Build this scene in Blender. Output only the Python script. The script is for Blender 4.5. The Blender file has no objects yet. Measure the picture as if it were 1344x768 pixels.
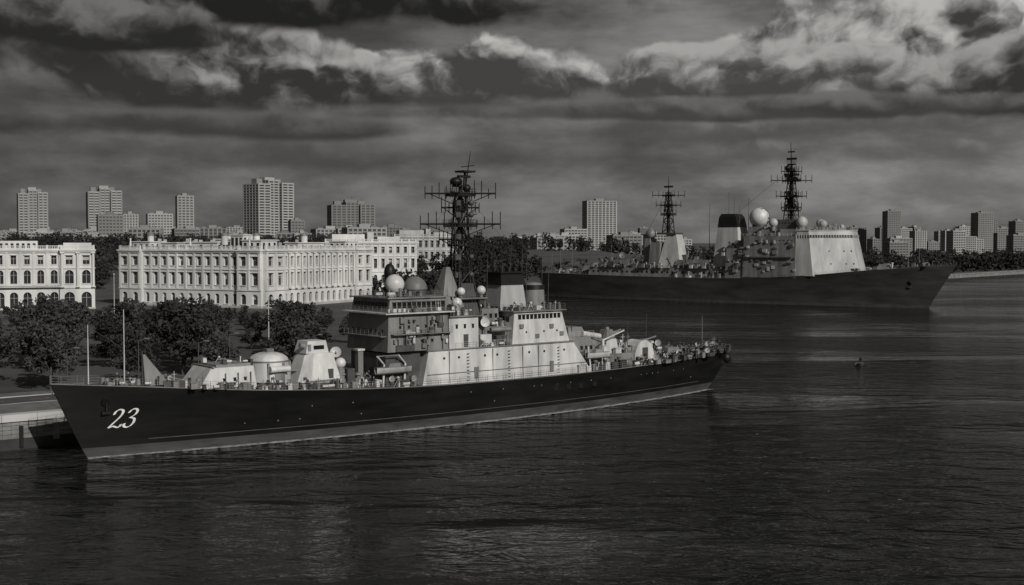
import bpy, bmesh, math, random
import numpy as np
from mathutils import Vector, Matrix
random.seed(11); np.random.seed(11)
R=random.random
def U(a,b): return a+(b-a)*random.random()
scene=bpy.context.scene
# ------------------------------------------------------------------ materials
def mk(name,v,rough=.6,var=.3,scale=.3,stretch=(1,1,1),bump=0.0,metal=0.0,spec=.5,bscale=None,rnd=0.0):
    m=bpy.data.materials.new(name); m.use_nodes=True
    nt=m.node_tree; N=nt.nodes; L=nt.links
    b=N['Principled BSDF']
    tc=N.new('ShaderNodeTexCoord'); mp=N.new('ShaderNodeMapping'); mp.inputs['Scale'].default_value=stretch
    L.new(tc.outputs['Object'],mp.inputs['Vector'])
    n=N.new('ShaderNodeTexNoise'); n.inputs['Scale'].default_value=scale; n.inputs['Detail'].default_value=5; n.inputs['Roughness'].default_value=.62
    L.new(mp.outputs[0],n.inputs['Vector'])
    mr=N.new('ShaderNodeMapRange'); mr.inputs['From Min'].default_value=.3; mr.inputs['From Max'].default_value=.7
    mr.inputs['To Min'].default_value=v*(1-var); mr.inputs['To Max'].default_value=v*(1+var)
    L.new(n.outputs['Fac'],mr.inputs['Value'])
    out=mr.outputs[0]
    if rnd>0:
        oi=N.new('ShaderNodeObjectInfo'); r=N.new('ShaderNodeMapRange'); r.inputs['To Min'].default_value=1-rnd; r.inputs['To Max'].default_value=1+rnd
        L.new(oi.outputs['Random'],r.inputs['Value'])
        mu=N.new('ShaderNodeMath'); mu.operation='MULTIPLY'; L.new(out,mu.inputs[0]); L.new(r.outputs[0],mu.inputs[1]); out=mu.outputs[0]
    cb=N.new('ShaderNodeCombineColor')
    w=N.new('ShaderNodeMath'); w.operation='MULTIPLY'; L.new(out,w.inputs[0]); w.inputs[1].default_value=.95
    L.new(out,cb.inputs[0]); w2=N.new('ShaderNodeMath'); w2.operation='MULTIPLY'; L.new(out,w2.inputs[0]); w2.inputs[1].default_value=.98
    L.new(w2.outputs[0],cb.inputs[1]); L.new(w.outputs[0],cb.inputs[2])
    L.new(cb.outputs[0],b.inputs['Base Color'])
    b.inputs['Roughness'].default_value=rough; b.inputs['Metallic'].default_value=metal
    b.inputs['Specular IOR Level'].default_value=spec
    if bump>0:
        n2=N.new('ShaderNodeTexNoise'); n2.inputs['Scale'].default_value=bscale or scale*4; n2.inputs['Detail'].default_value=3
        L.new(tc.outputs['Object'],n2.inputs['Vector'])
        bp=N.new('ShaderNodeBump'); bp.inputs['Distance'].default_value=bump; bp.inputs['Strength'].default_value=.6
        L.new(n2.outputs['Fac'],bp.inputs['Height']); L.new(bp.outputs[0],b.inputs['Normal'])
    return m
M={}
M['hull']=mk('hull_black_paint',.007,.5,.55,.12,(1,1,5),bump=.03,bscale=.5,spec=.2)
M['boot']=mk('boot_topping_paint',.04,.55,.5,.35,(.6,1,3))
M['scum']=mk('waterline_scum',.14,.7,.8,.6,(1,1,.3))
M['deck']=mk('deck_paint',.07,.7,.35,.4)
M['white']=mk('light_grey_paint',.45,.5,.38,.35,(1,1,.22),bump=.03,bscale=.8)
M['whiteb']=mk('weathered_light_grey_paint',.33,.55,.38,.2,(1,1,.22),bump=.03,bscale=.5)
M['grey']=mk('mid_grey_paint',.15,.55,.45,.35,(1,1,.22),bump=.02,bscale=.8)
M['dgrey']=mk('dark_grey_paint',.05,.55,.35,.5)
M['black']=mk('funnel_black_paint',.008,.5,.3,.5,spec=.3)
M['glass']=mk('dark_window_glass',.01,.15,.2,.5)
M['dome']=mk('radome_white',.48,.45,.18,.3)
M['num']=mk('number_white_paint',.65,.6,.25,2)
M['hullb']=mk('hull_dark_grey_paint',.042,.55,.45,.06,(1,1,5),spec=.25)
M['stone']=mk('white_stucco',.52,.85,.24,.12,(1,1,.4),bump=.02,bscale=1)
M['stone2']=mk('weathered_stucco',.34,.85,.28,.12,(1,1,.4))
M['pane']=mk('window_pane_dark',.02,.25,.5,.25)
M['roof']=mk('roof_metal',.14,.6,.3,.2)
M['conc']=mk('tower_concrete',.27,.85,.15,.03,(1,1,.3),rnd=.3)
M['conc2']=mk('tower_concrete_dark',.17,.85,.15,.03,(1,1,.3),rnd=.3)
M['tglass']=mk('tower_windows',.045,.4,.4,.1)
M['leaf']=mk('foliage',.04,.75,.6,.35,rnd=.4,spec=.2)
M['leafd']=mk('distant_foliage',.028,.8,.6,.05,spec=.1)
M['bark']=mk('bark',.05,.9,.3,2)
M['quay']=mk('quay_stone',.15,.9,.5,.35,(1,1,2.5),bump=.06,bscale=1.3)
M['quayl']=mk('quay_wet_stone',.02,.5,.5,.6)
M['pave']=mk('promenade_paving',.12,.85,.35,.25)
M['asph']=mk('asphalt',.05,.9,.3,.3)
M['line']=mk('road_paint',.35,.8,.4,1)
M['grass']=mk('ground_grass',.05,.95,.5,.05)
M['rust']=mk('worn_dark_metal',.03,.6,.5,.8)
M['foam']=mk('foam_white',.45,.9,.4,2)
M['skin']=mk('skin',.3,.6,.1,5); M['navy']=mk('navy_uniform',.02,.85,.3,5)

# ------------------------------------------------------------------ builder
class Thing:
    def __init__(s,name,loc=(0,0,0),rot=0.0):
        s.name=name; s.loc=loc; s.rot=rot; s.p={}
    def add(s,part,mat,vs,fs,smooth=False):
        d=s.p.setdefault(part,dict(v=[],f=[],m=[],mats=[],s=[]))
        if mat not in d['mats']: d['mats'].append(mat)
        mi=d['mats'].index(mat); o=len(d['v'])
        d['v'].extend([tuple(v) for v in vs])
        for f in fs:
            d['f'].append([i+o for i in f]); d['m'].append(mi); d['s'].append(smooth)
    def prism(s,part,mat,pl,z0,pl2,z1):
        n=len(pl)
        vs=[(x,y,z0) for x,y in pl]+[(x,y,z1) for x,y in pl2]
        fs=[[i,(i+1)%n,n+(i+1)%n,n+i] for i in range(n)]+[list(range(n-1,-1,-1)),list(range(n,2*n))]
        s.add(part,mat,vs,fs)
    def box(s,part,mat,x0,x1,y0,y1,z0,z1,a=0,b=0,c=0,d=None):
        if d is None: d=c
        s.prism(part,mat,[(x0,y0),(x1,y0),(x1,y1),(x0,y1)],z0,[(x0+a,y0+c),(x1-b,y0+c),(x1-b,y1-d),(x0+a,y1-d)],z1)
    def cyl(s,part,mat,p0,p1,r0,r1=None,n=12,smooth=True):
        if r1 is None: r1=r0
        p0=Vector(p0);p1=Vector(p1); ax=(p1-p0).normalized()
        t=Vector((0,0,1)) if abs(ax.z)<.9 else Vector((1,0,0))
        e1=ax.cross(t).normalized(); e2=ax.cross(e1)
        vs=[]
        for p,r in((p0,r0),(p1,r1)):
            for i in range(n):
                an=2*math.pi*i/n; vs.append(p+e1*math.cos(an)*r+e2*math.sin(an)*r)
        fs=[[i,n+i,n+(i+1)%n,(i+1)%n] for i in range(n)]
        s.add(part,mat,vs,fs,smooth and n>5)
        s.add(part,mat,vs[:n],[list(range(n))]); s.add(part,mat,vs[n:],[list(range(n-1,-1,-1))])
    def pole(s,part,mat,p0,p1,r=.05,r1=None): s.cyl(part,mat,p0,p1,r,r1,5,False)
    def dome(s,part,mat,c,r,zs=1.0,lo=-90,nu=18,nv=10):
        vs=[];fs=[]
        for j in range(nv+1):
            el=math.radians(lo+(90-lo)*j/nv)
            for i in range(nu):
                a=2*math.pi*i/nu
                vs.append((c[0]+r*math.cos(el)*math.cos(a),c[1]+r*math.cos(el)*math.sin(a),c[2]+r*zs*math.sin(el)))
        for j in range(nv):
            for i in range(nu):
                fs.append([j*nu+i,j*nu+(i+1)%nu,(j+1)*nu+(i+1)%nu,(j+1)*nu+i])
        s.add(part,mat,vs,fs,True)
    def dish(s,part,mat,c,dr,r,depth=.35):
        c=Vector(c);ax=Vector(dr).normalized();t=Vector((0,0,1)); e1=ax.cross(t).normalized(); e2=ax.cross(e1)
        vs=[c];n=14
        for k in(1,2,3):
            q=k/3
            for i in range(n):
                a=2*math.pi*i/n; vs.append(c+ax*(q*q*depth*r)+(e1*math.cos(a)+e2*math.sin(a))*r*q)
        fs=[[0,1+i,1+(i+1)%n] for i in range(n)]
        for k in(0,1):
            for i in range(n): fs.append([1+k*n+i,1+(k+1)*n+i,1+(k+1)*n+(i+1)%n,1+k*n+(i+1)%n])
        s.add(part,mat,vs,fs,True)
        s.pole(part,M['dgrey'],c,c+ax*r*.9,.05)
    def rail(s,part,mat,pts,h=1.1,step=1.8,r=.03,wires=3):
        pts=[Vector(p) for p in pts]
        for a,b in zip(pts[:-1],pts[1:]):
            l=(b-a).length; n=max(1,round(l/step))
            for i in range(n+1):
                q=a.lerp(b,i/n); s.pole(part,mat,q,q+Vector((0,0,h)),r)
            for w in range(wires):
                z=Vector((0,0,h*(w+1)/wires)); s.pole(part,mat,a+z,b+z,r*.6)
    def lattice(s,part,mat,c,z0,z1,w0,w1,n=7,r=.14,slopex=0):
        cx,cy=c
        def P(k,i):
            q=k/n;w=(w0+(w1-w0)*q)/2; sx,sy=((-1,-1),(1,-1),(1,1),(-1,1))[i%4]
            return (cx+slopex*q+sx*w,cy+sy*w,z0+(z1-z0)*q)
        for k in range(n):
            for i in range(4):
                s.pole(part,mat,P(k,i),P(k+1,i),r)
                if k%2==i%2: s.pole(part,mat,P(k,i),P(k+1,i+1),r*.65)
                else: s.pole(part,mat,P(k,i+1),P(k+1,i),r*.65)
                s.pole(part,mat,P(k+1,i),P(k+1,i+1),r*.7)
    def done(s,single=False):
        objs=[]
        for pn,d in s.p.items():
            me=bpy.data.meshes.new(pn); me.from_pydata(d['v'],[],d['f'])
            for m in d['mats']: me.materials.append(m)
            me.polygons.foreach_set('material_index',d['m']); me.polygons.foreach_set('use_smooth',d['s']); me.update()
            o=bpy.data.objects.new(pn,me); scene.collection.objects.link(o); objs.append(o)
        if len(objs)==1:
            o=objs[0]; o.name=s.name; o.location=s.loc; o.rotation_euler=(0,0,s.rot); return o
        e=bpy.data.objects.new(s.name,None); scene.collection.objects.link(e); e.location=s.loc; e.rotation_euler=(0,0,s.rot); e.empty_display_size=.1
        for o in objs: o.parent=e
        return e
def sinterp(x,pts):
    n=len(pts)
    if x<=pts[0][0]: return pts[0][1]
    if x>=pts[-1][0]: return pts[-1][1]
    for i in range(n-1):
        if x<=pts[i+1][0]:
            x0,y0=pts[i];x1,y1=pts[i+1]
            def sl(k):
                a=pts[max(k-1,0)];b=pts[min(k+1,n-1)]; return (b[1]-a[1])/(b[0]-a[0])
            h=x1-x0;t=(x-x0)/h
            return (2*t**3-3*t*t+1)*y0+(t**3-2*t*t+t)*h*sl(i)+(-2*t**3+3*t*t)*y1+(t**3-t*t)*h*sl(i+1)
# ------------------------------------------------------------------ sailors
def sailor_mesh(arm=0):
    V=[(0,0,.95),(0,0,1.18),(0,0,1.38),(0,0,1.5),(0,.01,1.6),(0,.015,1.72),
       (.2,0,1.4),(.27,-.02,1.12),(.26,.12,.92) if arm==0 else (.3,.25,1.25),(.26,.17,.84) if arm==0 else (.25,.33,1.3),
       (-.2,0,1.4),(-.27,-.03,1.12),(-.25,.1,.9),(-.25,.15,.83),
       (.1,0,.9),(.12,.03,.5),(.13,-.02,.09),(.14,.15,.04),(-.1,0,.9),(-.12,.0,.5),(-.14,-.03,.09),(-.15,.14,.04)]
    E=[(0,1),(1,2),(2,3),(3,4),(4,5),(2,6),(6,7),(7,8),(8,9),(2,10),(10,11),(11,12),(12,13),(0,14),(14,15),(15,16),(16,17),(0,18),(18,19),(19,20),(20,21)]
    Rr=[.15,.15,.17,.065,.1,.1,.085,.055,.04,.04,.085,.055,.04,.04,.1,.07,.05,.045,.1,.07,.05,.045]
    me=bpy.data.meshes.new('s'); me.from_pydata(V,E,[]); o=bpy.data.objects.new('s',me); scene.collection.objects.link(o)
    md=o.modifiers.new('k','SKIN')
    for i,r in enumerate(Rr): me.skin_vertices[0].data[i].radius=(r,r*.85)
    me.skin_vertices[0].data[0].use_root=True
    o.modifiers.new('u','SUBSURF').levels=1
    bpy.context.view_layer.update(); dg=bpy.context.evaluated_depsgraph_get()
    m2=bpy.data.meshes.new_from_object(o.evaluated_get(dg)); bpy.data.objects.remove(o)
    m2.materials.clear()
    for k in('navy','skin','dome'): m2.materials.append(M[k])
    for p in m2.polygons:
        c=p.center; p.use_smooth=True
        p.material_index=2 if c.z>1.73 else(1 if c.z>1.5 or (abs(c.x)>.2 and c.z<.92 and c.z>.75) else 0)
    return m2
SM=[sailor_mesh(0),sailor_mesh(1)]
# ------------------------------------------------------------------ hull
class Hull:
    def __init__(s,xb,xs,zd,Bd,Bw): s.xb=xb;s.xs=xs;s.zd=zd;s.Bd=Bd;s.Bw=Bw
    def a_of(s,x,z): return min(1,max(0,(x-s.xb(z))/(s.xs(z)-s.xb(z))))
    def zdk(s,a): return s.zd(s.xb(9)+a*(s.xs(9)-s.xb(9)))
    def pt(s,a,z,side):
        zd=s.zdk(a); q=max(0,min(1,z/zd))
        b=s.Bw(a)+(s.Bd(a)-s.Bw(a))*q**1.4
        if z<0: b*=.94
        return (s.xb(z)+a*(s.xs(z)-s.xb(z)),side*b,z)
    def half(s,x,z): return abs(s.pt(s.a_of(x,z),z,1)[1])
    def build(s,T,mh,mb,ms,zb1,zb2,ns=90):
        st=[ (1-math.cos(math.pi*i/ns))/2*.5+.5*i/ns for i in range(ns+1)]
        qs=[.12,.25,.4,.55,.7,.8,.9,.96,1]
        rows=[-2,0,zb1,zb2]
        for side in(1,-1):
            vs=[]
            for a in st:
                zd=s.zdk(a)
                for z in rows+[zb2+(zd-zb2)*q for q in qs]: vs.append(s.pt(a,z,side))
            nr=len(rows)+len(qs)
            for j in range(nr-1):
                mat=ms if j==1 else(mb if j==2 else mh)
                fs=[]
                for i in range(ns):
                    f=[i*nr+j,(i+1)*nr+j,(i+1)*nr+j+1,i*nr+j+1]
                    fs.append(f if side<0 else f[::-1])
                idx=sorted(set(k for f in fs for k in f)); mp={k:i for i,k in enumerate(idx)}
                T.add('hull',mat,[vs[k] for k in idx],[[mp[k] for k in f] for f in fs],True)
            top=[vs[i*nr+nr-1] for i in range(ns+1)]
            for i in range(ns): T.pole('toe_rail',M['grey'],top[i],top[i+1],.07)
            pts=[top[i] for i in range(0,ns+1,3)]
            pts=[(p[0],p[1]*.97,p[2]) for p in pts]
            T.rail('deck_railing',M['grey'],pts,1.1,1.7,.03)
        vs=[];fs=[]
        for a in st:
            zd=s.zdk(a); vs.append(s.pt(a,zd,-1)); vs.append(s.pt(a,zd,1))
        for i in range(ns): fs.append([2*i,2*i+2,2*i+3,2*i+1])
        T.add('deck',M['deck'],vs,fs)
        rr=[-2,0,zb1,zb2]+[zb2+(s.zdk(1)-zb2)*q for q in qs]
        vs=[s.pt(1,z,-1) for z in rr]+[s.pt(1,z,1) for z in rr]; n=len(rr)
        T.add('hull',mh,vs,[[i,n+i,n+i+1,i+1] for i in range(n-1)])

def clutter(T,x0,x1,y0,y1,z,n,sc=1.0,mats=('grey','white','dgrey','grey','dgrey'),part='deck_fittings'):
    zf=z if callable(z) else (lambda x:z)
    for k in range(n):
        x=U(x0,x1);y=U(y0,y1);m=M[random.choice(mats)];zz=zf(x);t=R()
        if t<.28:
            w=U(.3,1.0)*sc;d=U(.3,.9)*sc;h=U(.5,1.6)*sc
            T.box(part,m,x-w,x+w,y-d,y+d,zz,zz+h,a=.1*w*R(),b=.1*w,c=.05)
            T.box(part,m,x-w*1.06,x+w*1.02,y-d*1.05,y+d*1.05,zz+h,zz+h+.08*sc)
        elif t<.45:
            h=U(.8,2)*sc;r=U(.16,.36)*sc
            T.cyl(part,m,(x,y,zz),(x,y,zz+h),r,n=8); T.dome(part,m,(x,y,zz+h),r*1.8,.5,-20,8,4)
        elif t<.58:
            r=U(.28,.42)*sc;l=U(.6,.9)*sc
            T.cyl(part,M['dome'] if 'white' in mats else m,(x-l,y,zz+r+.3*sc),(x+l,y,zz+r+.3*sc),r,n=10); T.box(part,m,x-l*.7,x+l*.7,y-r,y+r,zz,zz+.35*sc)
        elif t<.72:
            T.cyl(part,m,(x,y,zz),(x,y,zz+.5*sc),.5*sc,n=10);T.cyl(part,m,(x,y,zz+.5*sc),(x,y,zz+1.1*sc),.3*sc,.5*sc,n=10)
        elif t<.84:
            h=U(1.5,4)*sc; T.pole(part,m,(x,y,zz),(x,y,zz+h),.07*sc); T.pole(part,m,(x-.6*sc,y,zz+h*.8),(x+.6*sc,y,zz+h*.8),.05*sc)
        elif t<.94:
            h=U(1.2,2.6)*sc; l=U(.8,1.6)*sc
            T.pole(part,m,(x-l,y,zz),(x,y,zz+h),.09*sc); T.pole(part,m,(x+l,y,zz),(x,y,zz+h),.09*sc); T.pole(part,m,(x-l*.5,y,zz+h*.5),(x+l*.5,y,zz+h*.5),.06*sc)
            T.box(part,m,x-.3*sc,x+.3*sc,y-.25*sc,y+.25*sc,zz+h-.3*sc,zz+h+.2*sc)
        else:
            T.box(part,m,x-.25*sc,x+.25*sc,y-.25*sc,y+.25*sc,zz,zz+1.2*sc); T.dish(part,M['whiteb'],(x,y,zz+1.6*sc),(-.7,-.5,.2),.7*sc)
def windows_x(T,x0,x1,y,z0,z1,n,side,w=.62,mat='glass',part='windows'):
    for i in range(n):
        x=x0+(x1-x0)*(i+.5)/n; h=(x1-x0)/n*w/2
        T.box(part,M[mat],x-h,x+h,min(y,y+side*.06),max(y,y+side*.06),z0,z1)
        T.box(part,M['dgrey'],x-h-.06,x+h+.06,min(y,y+side*.12),max(y,y+side*.12),z1+.02,z1+.1)
def windows_y(T,y0,y1,x,z0,z1,n,side,w=.62,mat='glass',part='windows'):
    for i in range(n):
        y=y0+(y1-y0)*(i+.5)/n; h=(y1-y0)/n*w/2
        T.box(part,M[mat],min(x,x+side*.06),max(x,x+side*.06),y-h,y+h,z0,z1)
def turret(T,name,x,y,z,L,W,H,br,mat='white',sgn=-1,nb=1,el=.08):
    m=M[mat]
    T.cyl(name,M['dgrey'],(x,y,z),(x,y,z+H*.15),W*.52,n=20)
    pl=[(-.5,-.28),(-.3,-.5),(.4,-.5),(.5,-.3),(.5,.3),(.4,.5),(-.3,.5),(-.5,.28)]
    p1=[(x+a*L,y+b*W) for a,b in pl]; p2=[(x+a*L*.62-sgn*L*.04,y+b*W*.66) for a,b in pl]
    if sgn>0: p1=[(2*x-a,b) for a,b in p1][::-1]; p2=[(2*x-a,b) for a,b in p2][::-1]
    T.prism(name,m,p1,z+H*.15,p2,z+H)
    T.box(name,M['grey'],x-L*.12,x+L*.1,y-W*.16,y+W*.12,z+H,z+H+.45,c=.1)
    for k in range(nb):
        yy=y+(k-(nb-1)/2)*.9
        T.cyl(name,M['grey'],(x+sgn*L*.3,yy,z+H*.5),(x+sgn*(L*.5+1.2),yy,z+H*.5+el*1.5),.28,.2,n=8)
        T.cyl(name,M['grey'],(x+sgn*(L*.5+1.2),yy,z+H*.5+el*1.5),(x+sgn*(L*.5+br),yy,z+H*.5+el*br),.13,n=8)
# ------------------------------------------------------------------ SHIP A
def shipA():
    LOC=Vector((-58.8,168,0)); ROT=math.atan2(.627,.778)
    T=Thing('warship',LOC,ROT)
    zdp=[(-6,10.9),(8,9.7),(25,8.2),(50,7.0),(75,6.75),(100,6.95),(118,7.3),(134,8.0)]
    H=Hull(lambda z:-5.0*max(0,z/10.7)**.9, lambda z:126+6.7*max(0,z/7.8)**.8, lambda x:sinterp(x,zdp),
        lambda a:.15+7.5*(1-(1-min(a/.42,1))**2.3)*(1-max(0,(a-.58)/.42)**2.4*.93),
        lambda a:.05+6.9*(1-(1-min(a/.5,1))**1.6)*(1-max(0,(a-.55)/.45)**2*.97))
    H.build(T,M['hull'],M['boot'],M['scum'],.2,1.5)
    dz=lambda x:H.zd(x)
    for i in range(60):
        x0=8+i*1.9;x1=x0+1.9; T.pole('rubbing_strake',M['dgrey'],(x0,-H.half(x0,2.2)-.03,2.2),(x1,-H.half(x1,2.2)-.03,2.2),.06)
    for px,h in((.2,8.2),(5.3,10.6)):
        T.pole('jackstaff',M['dome'],(px,0,dz(px)),(px,0,dz(px)+h),.1,.05)
    T.pole('forestay',M['dgrey'],(.2,0,dz(0)+8),(12,0,dz(12)+1),.03)
    T.prism('canvas_cover',M['grey'],[(8.0,-.9),(11.6,-.9),(11.6,.9),(8.0,.9)],dz(9),[(8.0,-.06),(8.3,-.06),(8.3,.06),(8.0,.06)],dz(9)+4.4)
    T.pole('canvas_cover',M['dgrey'],(7.9,0,dz(9)),(7.9,0,dz(9)+4.9),.08)
    for x in(2.5,4.5,7):
        for y in(-.8,.8): T.cyl('capstan',M['grey'],(x,y,dz(x)),(x,y,dz(x)+.9),.35,.28,n=10)
    T.box('breakwater',M['white'],12.6,12.9,-4,4,dz(12)-.2,dz(12)+1.0)
    clutter(T,2,12,-1.6,1.6,dz,18,.5); clutter(T,10,14,-3,3,dz,14,.6)
    T.box('fore_deckhouse',M['white'],14.4,24,-3.7,3.7,dz(20)-.3,11.7,a=2.6,b=.3,c=.6)
    T.box('fore_deckhouse',M['grey'],18,23.5,-2.6,2.6,11.7,12.1,c=.1)
    T.box('fore_deckhouse',M['grey'],17,17.4,-3.4,3.4,11.75,11.95)
    for x in(19,21,23): T.box('fore_deckhouse',M['grey'],x-.05,x+.05,-3.75,-3.5,8.4,10.9)
    windows_x(T,18,23,-3.52,9.7,10.1,3,-1,.22)
    clutter(T,18,23.5,-2.4,2.4,12.1,8,.45); clutter(T,13,25,-5.6,-4.2,dz,26,.6)
    T.cyl('gun_turret_drum',M['dgrey'],(27.8,0,8),(27.8,0,8.9),3.0,n=28)
    T.cyl('gun_turret_drum',M['white'],(27.8,0,8.9),(27.8,0,12.0),3.2,3.0,n=32)
    T.dome('gun_turret_drum',M['white'],(27.8,0,12.0),3.0,.45,0,32,6)
    T.cyl('gun_turret_drum',M['grey'],(27.8,0,11.9),(27.8,0,12.08),3.12,n=32)
    T.box('gun_turret_drum',M['dgrey'],24.5,26,-.6,.6,9.6,12.4); T.box('gun_turret_drum',M['grey'],27.2,28.4,-.6,.6,13.2,13.8)
    for y in(-.3,.3): T.cyl('gun_turret_drum',M['grey'],(25,y,11.2),(20.2,y,12.7),.14,n=8)
    T.cyl('gun_turret_drum',M['white'],(26.3,-3.4,10.9),(29.5,-3.4,10.9),.5,n=14); T.box('gun_turret_drum',M['grey'],27.2,28.6,-3.2,-2.8,9.2,10.6)
    for a in range(8):
        an=a*.785+.3; T.box('gun_turret_drum',M['grey'],27.8+3.15*math.cos(an)-.15,27.8+3.15*math.cos(an)+.15,3.15*math.sin(an)-.15,3.15*math.sin(an)+.15,9,11.8)
    turret(T,'gun_turret',35.4,0,7.6,7.6,7.4,5.2,6.5,'white',-1,2,.1)
    T.box('gun_turret',M['grey'],32.2,38.4,-3.75,-3.55,8.5,8.8); T.box('doors',M['dgrey'],36.3,37.1,-3.55,-3.3,8.6,10.4)
    T.box('gun_director',M['dome'],33.2,37.2,-1.9,1.9,12.8,14.7,a=.5,b=.3,c=.3)
    T.box('gun_director',M['grey'],33.6,34.1,-1.95,-1.5,13.2,14.2); T.box('gun_director',M['glass'],34.6,36.4,-1.9,-1.72,13.4,14)
    T.cyl('gun_director',M['grey'],(33.4,-1,13.9),(32.6,-1,14.1),.4,n=10)
    T.dish('gun_director',M['white'],(40.2,1,12.4),(-.5,-.8,.4),.9); T.pole('gun_director',M['dgrey'],(40.2,1,7),(40.2,1,12.4),.2)
    T.cyl('gun_director',M['grey'],(38.9,-2.6,7.4),(38.9,-2.6,10.6),.5,n=10); T.dome('gun_director',M['dome'],(38.9,-2.6,11.1),.85)
    clutter(T,24,46,-6.0,-4.2,dz,50,.7); clutter(T,24,46,3,6,dz,30,.95); clutter(T,37.5,45,-4,3,dz,26,1.1)
    T.box('vent_trunk',M['grey'],42.3,43.2,-2.4,-1.4,7.2,12.8); T.box('vent_trunk',M['white'],42.1,43.4,-2.6,-1.2,12.8,13.1)
    T.box('vent_trunk',M['dgrey'],39.6,40.9,-3.6,-2.6,7.3,10.2)
    for x in(44.6,48.6):
        T.cyl('boat_davit',M['white'],(x,-6,7),(x+.6,-5.4,10.6),.18,n=8); T.cyl('boat_davit',M['white'],(x+.6,-5.4,10.6),(x-1.2,-6.2,12.1),.15,n=8)
        T.pole('boat_davit',M['dgrey'],(x-1.2,-6.2,12.1),(x-1.2,-6.2,10.4),.04)
    T.pole('boat_davit',M['grey'],(43.4,-6.2,12.1),(47.4,-6.2,12.1),.1)
    def boat(x,y,z,L=6.5,W=1.1,mat='white'):
        n=8; vs=[];fs=[]
        for i in range(n+1):
            q=i/n; b=W*(math.sin(math.pi*(.06+.88*q)))**.6
            vs+=[(x-L/2+L*q,y-b,z+1.1),(x-L/2+L*q,y-b*.7,z+.3),(x-L/2+L*q,y,z),(x-L/2+L*q,y+b*.7,z+.3),(x-L/2+L*q,y+b,z+1.1)]
        for i in range(n):
            for j in range(4): fs.append([i*5+j,i*5+5+j,i*5+6+j,i*5+1+j])
        T.add('ship_boat',M[mat],vs,fs,True)
        for i in range(n): T.add('ship_boat',M['grey'],[vs[i*5],vs[i*5+5],vs[i*5+9],vs[i*5+4]],[[0,1,2,3]])
        T.box('ship_boat',M['grey'],x-L*.2,x+L*.15,y-W*.6,y+W*.6,z+1.1,z+1.7,a=.3,c=.1)
    boat(46.4,-6.2,9.2)
    T.box('bridge_lower',M['dgrey'],45.6,52.2,-5.2,5.2,6.9,12.3)
    windows_y(T,-4.8,4.8,45.6,9,9.9,4,-1,.3); clutter(T,46,51,-7,-5.3,dz,14,.75)
    T.prism('deckhouse',M['white'],[(51.6,-6.75),(88.6,-6.75),(88.6,6.75),(51.6,6.75)],6.7,[(53.0,-6.5),(84.2,-6.5),(84.2,6.5),(53.0,6.5)],12.4)
    T.box('deckhouse',M['grey'],52.6,84.6,-6.75,6.75,12.4,12.56)
    T.rail('superstructure_railing',M['white'],[(58.5,-6.6,12.56),(70,-6.6,12.56)],1.0,1.5)
    for x in(56,59,64.4,67,74,77.4,82):
        T.cyl('windows',M['glass'],(x,-6.4,11.1),(x,-6.66,11.1),.2,n=10)
    for x in(62.5,79):T.box('doors',M['grey'],x-.4,x+.4,-6.85,-6.7,7.4,9.3)
    for x in(57,66,72.5,76): T.box('deckhouse',M['grey'],x-.03,x+.03,-6.79,-6.6,7,12.2)
    T.pole('deckhouse',M['grey'],(52.6,-6.78,8.6),(87,-6.78,8.6),.06)
    for x in(60.8,69.5,80.6):
        for j in range(9): T.box('ladders',M['dgrey'],x-.22,x+.22,-6.9,-6.72,7.2+j*.55,7.26+j*.55)
    # bridge
    T.box('bridge',M['grey'],45.4,57.2,-6.1,6.1,12.56,18.6,a=.3,b=0,c=.15)  # bridge shade painted in: darker grey for its dimly lit faces
    T.box('bridge',M['white'],44.6,58.0,-6.9,6.9,18.6,18.8)
    T.box('bridge',M['grey'],46.0,57.4,-5.6,5.6,18.8,21.0,a=.3,b=.2,c=.15)
    T.box('bridge',M['grey'],45.7,57.7,-5.85,5.85,21.0,21.2)
    windows_x(T,46.6,57,-5.55,19.5,20.4,11,-1,.75); windows_y(T,-5.2,5.2,46.15,19.5,20.4,10,-1,.75)
    T.rail('superstructure_railing',M['grey'],[(57.8,-6.7,18.8),(44.8,-6.7,18.8),(44.8,6.7,18.8)],1.0,1.3)
    T.rail('superstructure_railing',M['grey'],[(57.4,-5.6,21.2),(46,-5.6,21.2),(46,5.6,21.2)],.9,1.3)
    windows_x(T,47,57,-6.02,16.2,16.65,6,-1,.22); windows_x(T,47,57,-6.08,13.9,14.3,5,-1,.2)
    windows_y(T,-5.2,5.2,45.5,15.6,16.1,6,-1,.3)
    T.box('bridge',M['dgrey'],46.9,50.4,-6.35,-6.0,12.6,13.6)
    for k in range(26):
        x=U(46,57);z=U(12.8,17.6); T.box('bridge_lockers',M[random.choice(['white','dgrey','grey'])],x,x+U(.3,1.2),-6.5,-5.95,z,z+U(.3,1.1))
    for x in(48.5,53,56): T.pole('bridge_lockers',M['dgrey'],(x,-6.25,12.6),(x,-6.15,18.6),.07)
    # mid-level gallery with struts
    T.box('gallery',M['grey'],46,57.4,-7.0,-6.1,15.3,15.42); T.rail('superstructure_railing',M['grey'],[(46,-6.95,15.42),(57.4,-6.95,15.42)],.9,1.3)
    T.box('gallery',M['grey'],44.5,45.6,-5.6,5.6,15.0,15.12); T.rail('superstructure_railing',M['grey'],[(44.55,-5.6,15.12),(44.55,5.6,15.12)],.9,1.3)
    for x in(47,50,53,56): T.pole('gallery',M['dgrey'],(x,-6.95,15.3),(x,-6.15,14.2),.05)
    for k in range(14):
        x=45+k*.95
        if R()<.6: T.box('bridge_lockers',M[random.choice(['white','dgrey'])],x,x+U(.3,.7),-6.95,-6.8,18.95,19.5)
    T.box('signal_house',M['white'],57.3,63.3,-6.3,6.1,12.56,17.7,c=.15)  # white paint puts this block's sunlit side into the colour
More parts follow.
